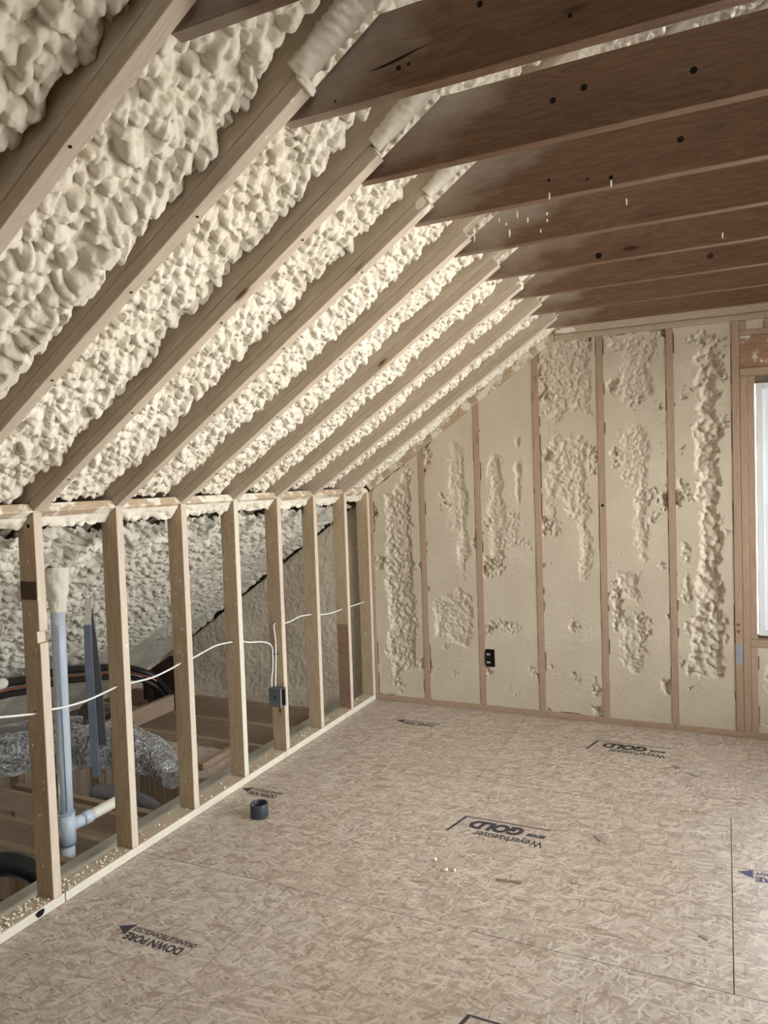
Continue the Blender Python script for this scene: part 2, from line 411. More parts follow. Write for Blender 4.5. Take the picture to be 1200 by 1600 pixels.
def logo(x0, y1, w=.42):
    k = w / .42                     # x0: far end of the frame line, y1: its y
    fit_text('printed_lettering', 'Weyerhaeuser', x0 + .415 * k, x0 + .10 * k, y1 - .118, .074, M_INK, bold=.001)
    fit_text('printed_lettering', 'GOLD', x0 + .315 * k, x0 + .06 * k, y1 - .028, .098, M_INK, shear=.28, bold=.0065)
    fit_text('printed_lettering', 'EDGE', x0 + .412 * k, x0 + .325 * k, y1 - .062, .034, M_INK, shear=.2, bold=.002)
    # frame line and slanted bracket, in the rotated frame
    flat('printed_frame', [[(-.39 * k, 0), (.0, 0), (.0, .008), (-.39 * k, .008)], [(0, 0), (.013, 0), (.055, .165), (.042, .165)]], M_INK, flo, (x0 + .03, y1 + .004))
logo(1.187, 1.285, .415); logo(1.60, 2.497, .41); logo(1.60, .075, .42); 
def arrow_stamp(x0, y1, mat, k=1.0):
    flat('printed_arrow', [[(0, -.032), (0, .032), (.055, 0)]], mat, flo, (x0 + .055, y1 - .03))
    fit_text('printed_lettering', 'DOWN PORE', x0 + .37 * k, x0 + .062, y1 - .045, .050, mat, bold=.002)
    fit_text('printed_lettering', 'DRAINAGE TECHNOLOGY', x0 + .40 * k, x0 + .062, y1 - .008, .034, mat, bold=.0008)
arrow_stamp(.312, .045, M_INK, .85); arrow_stamp(2.35, 1.245, M_INKV); arrow_stamp(.335, 2.47, M_INK, .75); arrow_stamp(.012, 1.205, M_INK, .62)

# ------------------------------------------------------------------ setting: walls, outer shells
xw0, xw1, zw0, zw1 = WIN_B
ysh = YB + .10
boxes('wall_back', [((-2.6, ysh, -2.8), (xw0, ysh + .02, 3.75)), ((xw1, ysh, -2.8), (XR + .1, ysh + .02, 3.75)), ((xw0, ysh, -2.8), (xw1, ysh + .02, zw0)), ((xw0, ysh, zw1), (xw1, ysh + .02, 3.75))], M_OSB)['kind'] = 'structure'
y0, y1, z0, z1 = ADDED_WIN_R
boxes('unseen_wall_right', [((XR, YREAR, 0), (XR + .09, y0, 2.9)), ((XR, y1, 0), (XR + .09, ysh, 2.9)), ((XR, y0, 0), (XR + .09, y1, z0)), ((XR, y0, z1), (XR + .09, y1, 2.9))], M_ROUGH)['kind'] = 'structure'  # unseen wall, brought close to carry the added window
boxes('wall_rear', [((-2.6, YREAR - .05, -2.8), (XR + .09, YREAR, 3.75))], M_ROUGH)['kind'] = 'structure'  # unseen rear wall, set far back and dull to limit bounce
y0, y1, z0, z1 = ADDED_WIN_L
boxes('wall_left', [((-2.5, YREAR, -2.8), (-2.42, y0, .30)), ((-2.5, y1, -2.8), (-2.42, ysh, .30)), ((-2.5, y0, -2.8), (-2.42, y1, z0)), ((-2.5, y0, z1), (-2.42, y1, .30))], M_OSB)['kind'] = 'structure'
boxes('trim_1', [((-2.6, YREAR, -2.84), (XR + .1, ysh, -2.8))], plain('concrete', (.42, .40, .37), .8, .2, nscale=3))['kind'] = 'structure'
boxes('trim_2', [((.9, YREAR, -2.8), (.98, ysh, -.25))], M_FOAMG)['kind'] = 'structure'
# roof skins: two sloped slabs
sr = XRIDGE / CA
M = frame((0, YREAR, HS), (CA, 0, SA), (0, 1, 0))
rf = member('ceiling', [(-2.62, .31), (sr + .2, .31), (sr + .2, .33), (-2.62, .33)], .002, ysh - YREAR - .002, M, M_OSB); rf['kind'] = 'structure'
M = frame((2 * XRIDGE, YREAR, HS), (-CA, 0, SA), (0, 1, 0))
rf = member('ceiling', [(2.2, .30), (sr - .02, .30), (sr - .02, .33), (2.2, .33)], 0, ysh - YREAR, M, M_FOAM); rf['kind'] = 'structure'

portal('portal_back', ((xw0 + xw1) / 2, ysh + .06, (zw0 + zw1) / 2), (0, -1, 0), xw1 - xw0 + .1, zw1 - zw0 + .1)
y0, y1, z0, z1 = ADDED_WIN_R; portal('portal_right', (XR + .14, (y0 + y1) / 2, (z0 + z1) / 2), (-1, 0, 0), y1 - y0 + .1, z1 - z0 + .1)
y0, y1, z0, z1 = ADDED_WIN_L; portal('portal_lower', (-2.55, (y0 + y1) / 2, (z0 + z1) / 2), (1, 0, 0), y1 - y0 + .1, z1 - z0 + .1)

# windows
def window(name, lo, hi, axis):
    """frame, sash and pane in the plane normal to axis"""
    e = empty(name, lo); e['kind'] = 'structure'
    def rect(nm, inset, w, d0, d1, mat):
        if axis == 1:
            a0, a1, b0, b1 = lo[0] + inset, hi[0] - inset, lo[2] + inset, hi[2] - inset
            L = [((a0, d0, b0), (a0 + w, d1, b1)), ((a1 - w, d0, b0), (a1, d1, b1)), ((a0 + w, d0, b0), (a1 - w, d1, b0 + w)), ((a0 + w, d0, b1 - w), (a1 - w, d1, b1))]
        else:
            a0, a1, b0, b1 = lo[1] + inset, hi[1] - inset, lo[2] + inset, hi[2] - inset
            L = [((d0, a0, b0), (d1, a0 + w, b1)), ((d0, a1 - w, b0), (d1, a1, b1)), ((d0, a0 + w, b0), (d1, a1 - w, b0 + w)), ((d0, a0 + w, b1 - w), (d1, a1 - w, b1))]
        return boxes(nm, L, mat, e, bev=.002)
    d = lo[axis]; D = hi[axis] - lo[axis]
    rect('window_frame', 0, .035, d, d + D, M_VINYL)
    if axis == 1:
        zm = (lo[2] + hi[2]) / 2
        for (a, b, off) in ((lo[2] + .035, zm + .02, 0), (zm - .02, hi[2] - .035, .03)):
            y0 = d + D * .3 + off; a0, a1 = lo[0] + .035, hi[0] - .035; w = .04
            sh = boxes('sash', [((a0, y0, a), (a0 + w, y0 + .028, b)), ((a1 - w, y0, a), (a1, y0 + .028, b)), ((a0 + w, y0, a), (a1 - w, y0 + .028, a + w)), ((a0 + w, y0, b - w), (a1 - w, y0 + .028, b))], M_VINYL, e, bev=.002)
            boxes('pane', [((a0 + w, y0 + .011, a + w), (a1 - w, y0 + .015, b - w))], M_GLASS, sh)
    else:
        boxes('pane', [((d + .04, lo[1] + .035, lo[2] + .035), (d + .044, hi[1] - .035, hi[2] - .035))], M_GLASS, e)
    return e
window('window_1', (xw0 + .006, YB + .045, zw0 + .003), (xw1, YB + .125, zw1 - .003), 1)
window('added_window_right', (XR + .01, ADDED_WIN_R[0] + .002, ADDED_WIN_R[2] + .002), (XR + .08, ADDED_WIN_R[1] - .002, ADDED_WIN_R[3] - .002), 0)  # unseen window, added and sized for the side light

# ------------------------------------------------------------------ knee wall
ordn = {1: 'nearest', 2: 'second', 3: 'third', 4: 'fourth', 5: 'fifth', 6: 'sixth', 7: 'seventh'}
stud_lab = {
    -1: 'pine knee-wall stud two places left of the nearest visible one', 0: 'pine knee-wall stud just outside the left edge of the view',
    1: 'pine knee-wall stud nearest the camera, notched edge and dark stain, white pipe beside it',
    2: 'second pine knee-wall stud from the camera, just right of the grey-blue channel',
    3: 'third pine knee-wall stud from the camera, wire rising to its right',
    4: 'fourth pine knee-wall stud from the camera with a very pale lit edge',
    5: 'pine knee-wall stud carrying the grey electrical box',
    6: 'pine knee-wall stud just beyond the one with the electrical box',
    7: 'reddish-stained pine knee-wall stud, last full one before the corner',
    8: 'knee-wall stud tight in the corner against the gable wall'}
def knee_stud(i, y):
    M = frame((0, y, 0), (0, 0, 1), (0, 1, 0))
    if i == 1:
        prof = [(.0386, 0), (1.017, 0), (1.017, .014), (1.062, .014), (1.062, 0), (HS - .0012, 0), (HS - .0012 - .089 * TA, .089), (.0386, .089)]
    else:
        prof = [(.0386, 0), (HS - .0012, 0), (HS - .0012 - .089 * TA, .089), (.0386, .089)]
    o = member('wall_stud', prof, 0, .038, M, M_STUD)
    second(o, M_PALE if i == 4 else M_EDGE, (1, 0, 0))  # fourth stud's lit edge is put into its paler colour
    return o
studs = {}
for i in range(-1, 9):
    y = Ys(i) if i < 8 else YB - .04
    if y < YREAR: continue
    o = knee_stud(i, y); studs[i] = o
    tag(o, stud_lab.get(i, 'pine knee-wall stud outside the left edge of the view'), 'stud', 'knee wall studs')
# split the sill where the joints are seen
sillcuts = [YREAR + .01, -.05, -.05 + .0025, .052, .052 + .003, 1.63, 1.633, 2.43, 2.433, YB - .003]
sills = [(-2.0, .052), (.055, 1.62), (1.623, 2.36), (2.363, YB - .003)]
slab = ['pale bottom plate at the near end of the knee wall with a burnt notch', 'long pale bottom plate under the second to fourth knee-wall studs', 'bottom plate piece under the fifth and sixth knee-wall studs', 'short bottom plate piece of the knee wall in the corner']
for (a, b), lb in zip(sills, slab):
    o = board('bottom_plate', (-.089, a, 0.0005), (0, b, .038), M_PLATE); tag(o, lb, 'plate', 'knee wall bottom plates')
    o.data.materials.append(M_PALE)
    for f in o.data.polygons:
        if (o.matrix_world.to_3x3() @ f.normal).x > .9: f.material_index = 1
    if 'burnt' in lb:
        pl = o
bm = bmesh.new()
n_ = 9
vs = [bm.verts.new((.0012, -.062 + .019 * math.cos(a) * (1 + .25 * math.sin(3 * a)), .020 + .016 * math.sin(a) * (1 + .2 * math.cos(2 * a)))) for a in [2 * math.pi * k / n_ for k in range(n_)]]
vt = [bm.verts.new((-.02, v.co.y, max(.039, v.co.z))) for v in vs if False]
bm.faces.new(vs); me = bpy.data.meshes.new('burnt_mark'); bm.to_mesh(me); bm.free(); me.materials.append(M_DARK); link('burnt_mark', me, pl, Matrix.Identity(4))

# sloped top plates of the knee wall, one run
o = member('top_plate', [(0, -.0006), (YB + 1.895, -.0006), (YB + 1.895, -.038), (0, -.038)], -.089, -.0006, frame((0, -1.9, HS), (0, 1, 0), (CA, 0, SA)), M_TOPP)
tag(o, 'foam-dusted tilted top plate running along the knee wall under the rafters', 'plate')

# drilled holes: dark plugs where the cable passes through studs
holes = {1: (-.045, .748, .010), 2: (-.045, .740, .009), 3: (-.045, .744, .009), 4: (-.045, .761, .009), 5: (-.045, .781, .008), 6: (-.045, .761, .008), 7: (-.045, .725, .008)}
def disc(name, c, r, nrm, mat, parent, n=14, th=.0012):
    bm = bmesh.new(); bmesh.ops.create_cone(bm, cap_ends=True, segments=n, radius1=r, radius2=r, depth=th)
    me = bpy.data.meshes.new(name); bm.to_mesh(me); bm.free(); me.materials.append(mat)
    M = Matrix.Translation(c) @ Vector(nrm).to_track_quat('Z', 'Y').to_matrix().to_4x4()
    return link(name, me, parent, M)
holes[0] = (-.045, .800, .010)
def drill(o, c, r):
    bm = bmesh.new(); bmesh.ops.create_cone(bm, cap_ends=True, segments=20, radius1=r, radius2=r, depth=.2)
    me = bpy.data.meshes.new('drill'); bm.to_mesh(me); bm.free(); cut = bpy.data.objects.new('drill', me); COL.objects.link(cut)
    cut.matrix_world = Matrix.Translation(c) @ Matrix.Rotation(math.pi / 2, 4, 'X')
    md = o.modifiers.new('drill', 'BOOLEAN'); md.operation = 'DIFFERENCE'; md.solver = 'EXACT'; md.object = cut
    dg = bpy.context.evaluated_depsgraph_get(); dg.update()
    o.data = bpy.data.meshes.new_from_object(o.evaluated_get(dg)); o.modifiers.clear(); bpy.data.objects.remove(cut)
for i, (x, z, r) in holes.items(): drill(studs[i], (x, Ys(i) + .019, z), r + .0005)
disc('knot', (-.03, Ys(1) - .0002, 1.458), .008, (0, -1, 0), M_DARK, studs[1])
boxes('dark_stain', [((-.0885, Ys(1) - .0008, 1.18), (-.004, Ys(1) - .0002, 1.25))], plain('dark_stained_wood', (.10, .065, .04), .8, .2, nscale=30, var=.3), studs[1])
boxes('reddish_stain', [((-.0885, Ys(7) - .0008, .05), (-.004, Ys(7) - .0002, .62))], wood('red_stained_pine', (.32, .20, .14), (.20, .12, .08), (.08, .03, .02)), studs[7])

# ------------------------------------------------------------------ rafters with furring strips
raft_lab = {
    -3: 'rafter three places left of the top left corner one', -2: 'rafter just outside the top left corner of the view',
    -1: 'rafter with furring strip crossing the top left corner of the view',
    0: 'second rafter from the left, its furring strip capped with a foam blob',
    1: 'rafter with furring strip landing on the knee-wall stud nearest the camera',
    2: 'rafter with furring strip landing on the second knee-wall stud, foam-smeared top end',
    3: 'rafter with furring strip landing on the third knee-wall stud, clean cut top end',
    4: 'rafter with furring strip landing on the fourth knee-wall stud',
    5: 'rafter with furring strip above the stud holding the electrical box, foam-rounded top end',
    6: 'rafter with furring strip landing on the sixth knee-wall stud',
    7: 'last rafter with furring strip, parallel to the gable wall'}
SE = 1.445 / CA
SKEW = .012
rafters = {}
def rafter(i):
    y = Ys(i)
    sk = SKEW if i < 7 else .006
    ex = Vector((CA, sk, SA)).normalized(); M = frame((0, y, HS), ex, Vector((0, 1, 0)) - ex * ex.y)
    o = member('rafter', [(-2.62, .0405), (sr - .17, .0405), (sr, .29), (-2.62, .29)], 0, .048, M, M_RAFT)
    tag(o, raft_lab.get(i, 'roof rafter with furring strip outside the left edge of the view'), 'rafter', 'sloped roof rafters')
    # the furring strip is slightly wavy along its lower edge
    rs = random.Random(100 + i); prof = [(.0005, .040), (.0005, 0)]
    k = 22; off = 0
    for j in range(1, k):
        off = .6 * off + (rs.random() - .5) * .0022
        prof.append((SE * j / k, abs(off)))
    prof += [(SE, 0), (SE, .040)]
    f = member('furring_strip', prof, 0, .042, M, M_RAFT, o)
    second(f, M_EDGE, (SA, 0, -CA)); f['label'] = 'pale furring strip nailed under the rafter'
    # nail heads on the underside
    for s in (.25, .62, 1.0, 1.4):
        s += rs.uniform(-.08, .08)
        disc('nail_head', slope(s, y + .019 + sk * s + rs.uniform(-.006, .006), -.0026), .0036, (SA, 0, -CA), M_DARK, o, n=8)
    rafters[i] = o; return o
for i in range(-3, 8): rafter(i)
# foam caps and beads at the upper furring ends
def blob(name, c, r, mat, parent, sc_=(1, 1, 1), seed=0, amp=.18, M=None):
    bm = bmesh.new(); bmesh.ops.create_icosphere(bm, subdivisions=4, radius=1)
    rs = np.random.RandomState(seed); K = rs.randn(7, 3) * 2.6; ph = rs.rand(7) * 6.28
    for v in bm.verts:
        d = sum(math.sin(float(np.dot(K[q], v.co)) + ph[q]) for q in range(7)) / 3.0
        v.co = Vector((v.co.x * sc_[0], v.co.y * sc_[1], v.co.z * sc_[2])) * (r * (1 + amp * d))
    for f in bm.faces: f.smooth = True
    me = bpy.data.meshes.new(name); bm.to_mesh(me); bm.free(); me.materials.append(mat)
    return link(name, me, parent, (Matrix.Translation(c) @ (M or Matrix.Identity(4))))
Rs = frame((0, 0, 0), (CA, 0, SA), (0, 1, 0))
blob('foam_cap', slope(SE + .006, Ys(0) + .042, .020), .036, M_FOAM, rafters[0], (.35, .80, .95), 3, .12, Rs)
blob('foam_cap', slope(SE + .002, Ys(1) + .042, .020), .024, M_FOAM, rafters[1], (.12, .85, .85), 4, .05, Rs)
blob('foam_cap', slope(SE - .03, Ys(2) + .042, .022), .044, M_FOAM, rafters[2], (1.0, .55, .62), 5, .10, Rs)
blob('foam_cap', slope(SE - .01, Ys(5) + .042, .022), .032, M_FOAM, rafters[5], (.6, .70, .85), 6, .06, Rs)
for i, L, r in ((0, .75, .033), (1, .62, .026), (2, .40, .024), (5, .30, .018)):
    tube('foam_bead', [slope(SE + .005 + L * k / 6, Ys(i) + (.022 if i == 0 else .030) + SKEW * SE * .3 + .003 * math.sin(k * 1.7), .045 - .004 * math.cos(k * 2)) for k in range(7)], [r * .8] + [r] * 5 + [r * .5], M_FOAM, rafters[i], nseg=24, step=.008, noise=.12, seed=i + 40, crinkle=.16)

# ------------------------------------------------------------------ ceiling joists
joist_lab = {
    -3: 'ceiling joist overhead beside the camera', -2: 'ceiling joist overhead just in front of the camera',
    -1: 'ceiling joist crossing the top left corner, ending at the leftmost rafter',
    0: 'topmost large brown ceiling joist with a long dark crack and grey foam haze',
    1: 'second large brown ceiling joist from the top, below the strip of lit foam',
    2: 'third brown ceiling joist from the top with several dark knots',
    3: 'fourth brown ceiling joist from the top with foam drips at its left end',
    4: 'fifth ceiling joist from the top, dark knot on its lower edge near the left',
    5: 'sixth ceiling joist from the top, between the knotted one and the two farthest',
    6: 'seventh ceiling joist from the top, next to last before the gable wall',
    7: 'farthest ceiling joist, just in front of the gable wall top plate'}
joists = {}
for i in range(-3, 8):
    x0 = (HJ - HS) / TA - .035; L = XR - x0
    c = DJ / TA
    o = member('ceiling_joist', [(0, 0), (L, 0), (L, DJ), (c, DJ)], 0, .036, frame((x0, Ys(i) + .0765, HJ), (1, 0, 0), (0, 1, 0)), M_JOIST)
    tag(o, joist_lab.get(i, 'ceiling joist behind the camera'), 'joist', 'ceiling joists'); joists[i] = o
def strip(name, pts, w, mat, parent, y):
    bm = bmesh.new(); up_ = []; lo_ = []
    for k, (x, z) in enumerate(pts):
        t = k / (len(pts) - 1); h = w * math.sin(math.pi * min(max(t, .04), .96)) * (1 + .3 * math.sin(5 * t))
        up_.append(bm.verts.new((x, 0, z + h))); lo_.append(bm.verts.new((x, 0, z - h)))
    for a, b, c_, d in zip(up_, up_[1:], lo_[1:], lo_): bm.faces.new((a, b, c_, d))
    me = bpy.data.meshes.new(name); bm.to_mesh(me); bm.free(); me.materials.append(mat)
    return link(name, me, parent, Matrix.Translation((0, y, 0)))
strip('crack', [(1.59, 2.528), (1.63, 2.531), (1.67, 2.537), (1.71, 2.545), (1.75, 2.550)], .0026, M_DARK, joists[0], Ys(0) + .0758)
for x, z, r in ((1.665, 2.517, .006), (1.69, 2.519, .004), (1.50, 2.483, .003), (1.86, 2.60, .007), (2.05, 2.52, .005)): disc('knot', (x, Ys(0) + .0762, z), r, (0, -1, 0), M_DARK, joists[0], 11, .0008)
for x, z, r in ((1.93, 2.562, .008), (2.01, 2.575, .009), (2.27, 2.55, .009)): disc('knot', (x, Ys(1) + .0762, z), r, (0, -1, 0), M_DARK, joists[1], 11, .0008)
for x, z, r in ((1.83, 2.52, .005), (2.02, 2.49, .007), (2.22, 2.56, .010), (1.95, 2.50, .004)): disc('knot', (x, Ys(2) + .0762, z), r, (0, -1, 0), M_DARK, joists[2], 11, .0008)
disc('knot', (1.86, Ys(4) + .0762, 2.492), .013, (0, -1, 0), M_DARK, joists[4], 12, .0008)
disc('knot', (2.28, Ys(5) + .0762, 2.53), .014, (0, -1, 0), M_DKBROWN, joists[5], 12, .0008)
# foam drips spattered on the fourth joist
rs = random.Random(8)
for k in range(16):
    x = 1.42 + .35 * rs.random(); z = 2.49 + .12 * rs.random()
    if z > HJ + (x - 1.33) * TA - .01: continue
    blob('foam_drip', (x, Ys(3) + .0765, z), .0045, M_CRUMB, joists[3], (.7, .5, 1 + 2.6 * rs.random()), k, .1)
for (i, x, z) in ((2, 2.02, 2.452), (2, 1.83, 2.45), (3, 2.02, 2.53), (4, 2.33, 2.475)):
    blob('foam_drip', (x, Ys(i) + .0765, z + .02), .004, M_CRUMB, joists[i], (.7, .5, 3.2), i, .1)

# ------------------------------------------------------------------ foam in the sloped bays
bay_lab = {
    -3: 'cream spray foam bay outside the left edge',
    -2: 'bulging cream spray foam in the top left corner bay',
    -1: 'cream spray foam bay between the two leftmost visible rafters, thick roll along one edge',
    0: 'cream spray foam bay above the left end of the knee wall top plate',
    1: 'cream spray foam bay above the gap between first and second knee-wall studs',
    2: 'cream spray foam bay above the gap between second and third knee-wall studs',
    3: 'cream spray foam bay above the gap between third and fourth knee-wall studs',
    4: 'cream spray foam bay above the gap between fourth and fifth knee-wall studs',
    5: 'cream spray foam bay above the gap between fifth and sixth knee-wall studs',
    6: 'narrow-looking spray foam bay next to last before the gable wall',
    7: 'spray foam strip filling the slope right beside the gable wall'}
for i in range(-3, 8):
    ya = Ys(i) + .0385; yb = (Ys(i + 1) - .0005) if i < 7 else YB + .02
    if ya < YREAR: continue
    fine = i >= -2
    du = .0040 if fine else .02
    s0, s1 = -.03, sr + .02
    U, V = np.meshgrid(np.arange(s0, s1, du), np.arange(0, yb - ya + du, du), indexing='ij')
    V = V * ((yb - ya) / V[0, -1])
    big = i <= 0
    rm = (.012, .034) if i <= -1 else ((.009, .027) if i <= 1 else (.008, .023))
    H = 1.12 * lumps(U, V, du, rm[0], rm[1], 500 + i, 1.4, (-.5, -.85), .55, .9)
    H = H + .35 * lumps(U, V, du, .007, .014, 700 + i, .9, (-.5, -.85), .3, .8) if fine else H
    low = vnoise(U, V, 3.2, 60 + i)
    W = yb - ya
    dfar = W - V; dnear = V
    en = vnoise(U, V, 9.0, 90 + i)
    edge = .034 * np.exp(-(dfar / .022) ** 1.6) * np.clip(1.7 * en, 0, 1.4) + .022 * np.exp(-(dnear / .02) ** 2)
    n = .088 - H * .85 - (low - .5) * .05 + edge
    if i == -1:      # thick foam roll along the rafter
        n -= .045 * np.exp(-((dfar - .085) / .035) ** 2) * np.clip((1.35 - U) / .25, 0, 1) * np.clip((U - .05) / .2, 0, 1)
        n += .03 * np.exp(-((dfar - .015) / .02) ** 2) * np.clip((1.35 - U) / .25, 0, 1)
    if i == 7: n = n * .6 + .006
    n = np.maximum(n, .012)
    if i + 1 in (0, 1, 2, 5): n = n + .055 * np.clip((U - SE + .06) / .06, 0, 1) * np.clip((.075 - dfar) / .03, 0, 1)
    n = np.where(U < .014, np.maximum(n, .045), n)
    # keep foam from hiding the top of the bay where joists pass
    tv = V / W; sk0 = SKEW if i < 7 else .006; sk1 = SKEW if i < 6 else (.006 if i == 6 else 0.0)
    near = Ys(i) + .0500 + sk0 * U; far = (Ys(i + 1) - .0020 + sk1 * U) if i < 7 else np.full(U.shape, YB - .0165)
    y = near * (1 - tv) + far * tv
    P = np.stack([U * CA - n * SA, y, HS + U * SA + n * CA], -1)
    org = np.array(slope(0, ya, .1)); P -= org
    o = link('foam_insulation', grid_mesh('foam_insulation', P, M_FOAM), None, Matrix.Translation(org))
    tag(o, bay_lab.get(i, 'cream spray foam bay behind the camera'), 'insulation', 'sloped ceiling foam bays')

rb = member('ceiling', [(.004, .03), (sr - .03, .03), (sr - .03, .05), (.004, .05)], .002, Ys(-3) - YREAR - .02, frame((0, YREAR, HS), (CA, 0, SA), (0, 1, 0)), M_FOAM); rb['kind'] = 'structure'
# foam of the slope behind the knee wall
du = .0075
U, V = np.meshgrid(np.arange(-2.90, -.165, du), np.arange(-2.2, YB - .006, du), indexing='ij')
H = 1.3 * lumps(U, V, du, .011, .026, 77, 1.3, (-.6, -.6), .7, .9)
low = vnoise(U, V, 2.0, 5)
fadeY = np.clip((V - 1.2) / 1.2, 0, 1)
rid = np.cos((V - .019) / S * 2 * math.pi)
smooth = np.clip((-1.75 - U) / .4, 0, 1)
n = .060 - H * (.85 - .45 * fadeY) * (1 - .75 * smooth) - (low - .5) * .05 - .018 * rid
n = np.minimum(n - .024, .0395)
n = np.where(U < -2.15, np.maximum(n, .010), n)
P = np.stack([U * CA - n * SA, V, HS + U * SA + n * CA], -1)
org = np.array(slope(-1.4, 0, 0)); P = P - org
o = link('foam_insulation', grid_mesh('foam_insulation', P, M_FOAMK), None, Matrix.Translation(org))
tag(o, 'lumpy spray foam over the roof slope behind the knee wall studs', 'insulation')
# foam crust hanging from the top plate between studs
for i in range(0, 8):
    ya = Ys(i) + .042; yb = Ys(i + 1) - .004 if i < 7 else YB - .045
    du_ = .006
    U, V = np.meshgrid(np.arange(-.088, -.010 if i in (2, 3, 4) else -.03, du_), np.arange(0, max(yb - ya, .03), du_), indexing='ij')
    H = lumps(U, V, du_, .01, .03, 900 + i, 1.2)
    bell = np.clip((-U + (-.012 if i in (2, 3, 4) else -.03)) / .05, 0, 1) * (.25 + vnoise(U, V, 9, i) * 1.2)
    n = -.0015 - (H * .6 + .010) * bell
    P = np.stack([U * CA - n * SA, ya + V, HS + U * SA + n * CA], -1); org = np.array(slope(-.09, ya, 0)); P -= org
    o = link('foam_crust', grid_mesh('foam_crust', P, M_FOAM), None, Matrix.Translation(org))
    nm = ['left of the nearest stud', 'between first and second studs', 'between second and third studs', 'between third and fourth studs', 'between fourth and fifth studs', 'between fifth and sixth studs', 'between sixth and seventh studs', 'beyond the seventh stud in the corner'][i]
    tag(o, 'foam overspray under the knee-wall top plate ' + nm, 'insulation', 'foam crusts under the top plate')

# ------------------------------------------------------------------ gable wall
def zslope(x): return HS + x * TA
glab = ['gable stud in the corner beside the last knee-wall stud', 'shortest full gable stud, first one right of the corner',
        'gable stud with the small black outlet opening beside it', 'gable stud right of the black outlet opening bay', 'gable stud with a small knot at mid height, three left of the window',
        'gable stud two left of the window framing']
for k in range(6):
    x = XB + k * S; M = frame((x, YB, 0), (0, 0, 1), (1, 0, 0))     # ey = +x, ez = z cross x = +y
    t0, t1 = min(ZP, zslope(x) - .002), min(ZP, zslope(x + .038) - .002)
    bm = bmesh.new()
    pts = [(.038, 0), (t0, 0), (t1, .038), (.038, .038)]
    a = [bm.verts.new((p, q, 0)) for p, q in pts]; b = [bm.verts.new((p, q, .095)) for p, q in pts]
    bm.faces.new(a[::-1]); bm.faces.new(b)
    for q in range(4): bm.faces.new((a[q], a[(q + 1) % 4], b[(q + 1) % 4], b[q]))
    bmesh.ops.recalc_face_normals(bm, faces=bm.faces)
    me = bpy.data.meshes.new('wall_stud'); bm.to_mesh(me); bm.free(); me.materials.append(M_GST)
    o = link('wall_stud', me, None, M); tag(o, glab[k], 'stud', 'gable wall studs')
    if k == 4: disc('knot', (x + .02, YB - .0004, 1.385), .009, (0, -1, 0), M_DARK, o)
def gboard(name, lo, hi, lab, cat, mat=M_GST, grp=None):
    o = board(name, lo, hi, mat); tag(o, lab, cat, grp); return o
o = gboard('wall_stud', (2.369, YB - .001, .038), (2.409, YB + .095, ZP), 'full-height king stud left of the window with grey label on it', 'stud', grp='gable wall studs')
boxes('paper_label', [((2.371, YB - .0022, .437), (2.407, YB - .001, .552))], M_TAPE, o)['label'] = 'grey paper label on the stud'
for zz in (.67, .63): disc('knot', (2.386, YB - .0014, zz), .010, (0, -1, 0), plain('reddish_knot', (.22, .10, .07), .7, .2), o, 12, .0006)
gboard('wall_stud', (2.411, YB, .038), (2.449, YB + .095, 2.119), 'jack stud right beside the king stud, carrying the window header', 'stud', grp='gable wall studs')
gboard('wall_stud', (2.450, YB + .001, .038), (2.487, YB + .095, .541), 'short stud under the left end of the window sill', 'stud', grp='gable wall studs')
gboard('window_trimmer', (2.450, YB + .012, .585), (2.487, YB + .095, 2.118), 'reddish trimmer standing on the sill at the left jamb of the window', 'stud')
gboard('window_sill', (2.450, YB - .001, .542), (3.3705, YB + .095, .584), 'flat wooden sill board below the window', 'sill')
gboard('window_header', (2.4105, YB + .001, 2.120), (3.3705, YB + .09, 2.163), 'thin lower board of the window header', 'header')
gboard('window_header', (2.4105, YB + .020, 2.165), (3.3705, YB + .09, 2.352), 'broad recessed header board with wavy grain above the window', 'header', mat=wood('wavy_fir', (.50, .32, .22), (.30, .17, .11), (.14, .06, .03), crust=.60))
gboard('window_header', (2.4105, YB + .001, 2.353), (3.3705, YB + .09, 2.383), 'thin upper board over the header, below the cripple studs', 'header')
gboard('cripple_stud', (2.411, YB + .001, 2.384), (2.449, YB + .09, ZP - .001), 'first short cripple stud above the window header', 'stud', grp='cripple studs')
gboard('cripple_stud', (2.54, YB + .001, 2.384), (2.578, YB + .09, ZP - .001), 'second short cripple stud above the window header', 'stud', grp='cripple studs')
for x in (3.372,): gboard('wall_stud', (x, YB, .038), (x + .074, YB + .095, ZP), 'gable stud right of the window outside the view', 'stud', grp='gable wall studs')
gboard('top_plate', (1.353, YB - .0015, ZP + .0005), (XR - .005, YB + .095, ZP + .0375), 'lower top plate along the head of the gable wall', 'plate', mat=M_PLATE)
gboard('top_plate', (1.353, YB - .013, ZP + .039), (XR - .005, YB + .095, ZP + .098), 'upper band of the gable top plate with a crust of foam near its left end', 'plate', mat=M_PLATE)
blob('foam_smear', (1.43, YB - .014, ZP + .055), .055, M_FOAM, bpy.data.objects['top_plate.002'], (1.2, .10, .30), 12, .25)
for (a, b, lb) in ((.002, 1.045, 'reddish bottom plate of the gable wall from the corner to the outlet bay'), (1.047, 2.03, 'middle bottom plate of the gable wall'), (2.033, XR - .005, 'right bottom plate of the gable wall below the window')):
    gboard('bottom_plate', (a, YB - .002, .0005), (b, YB + .095, .0375), lb, 'plate', grp='gable wall bottom plates')
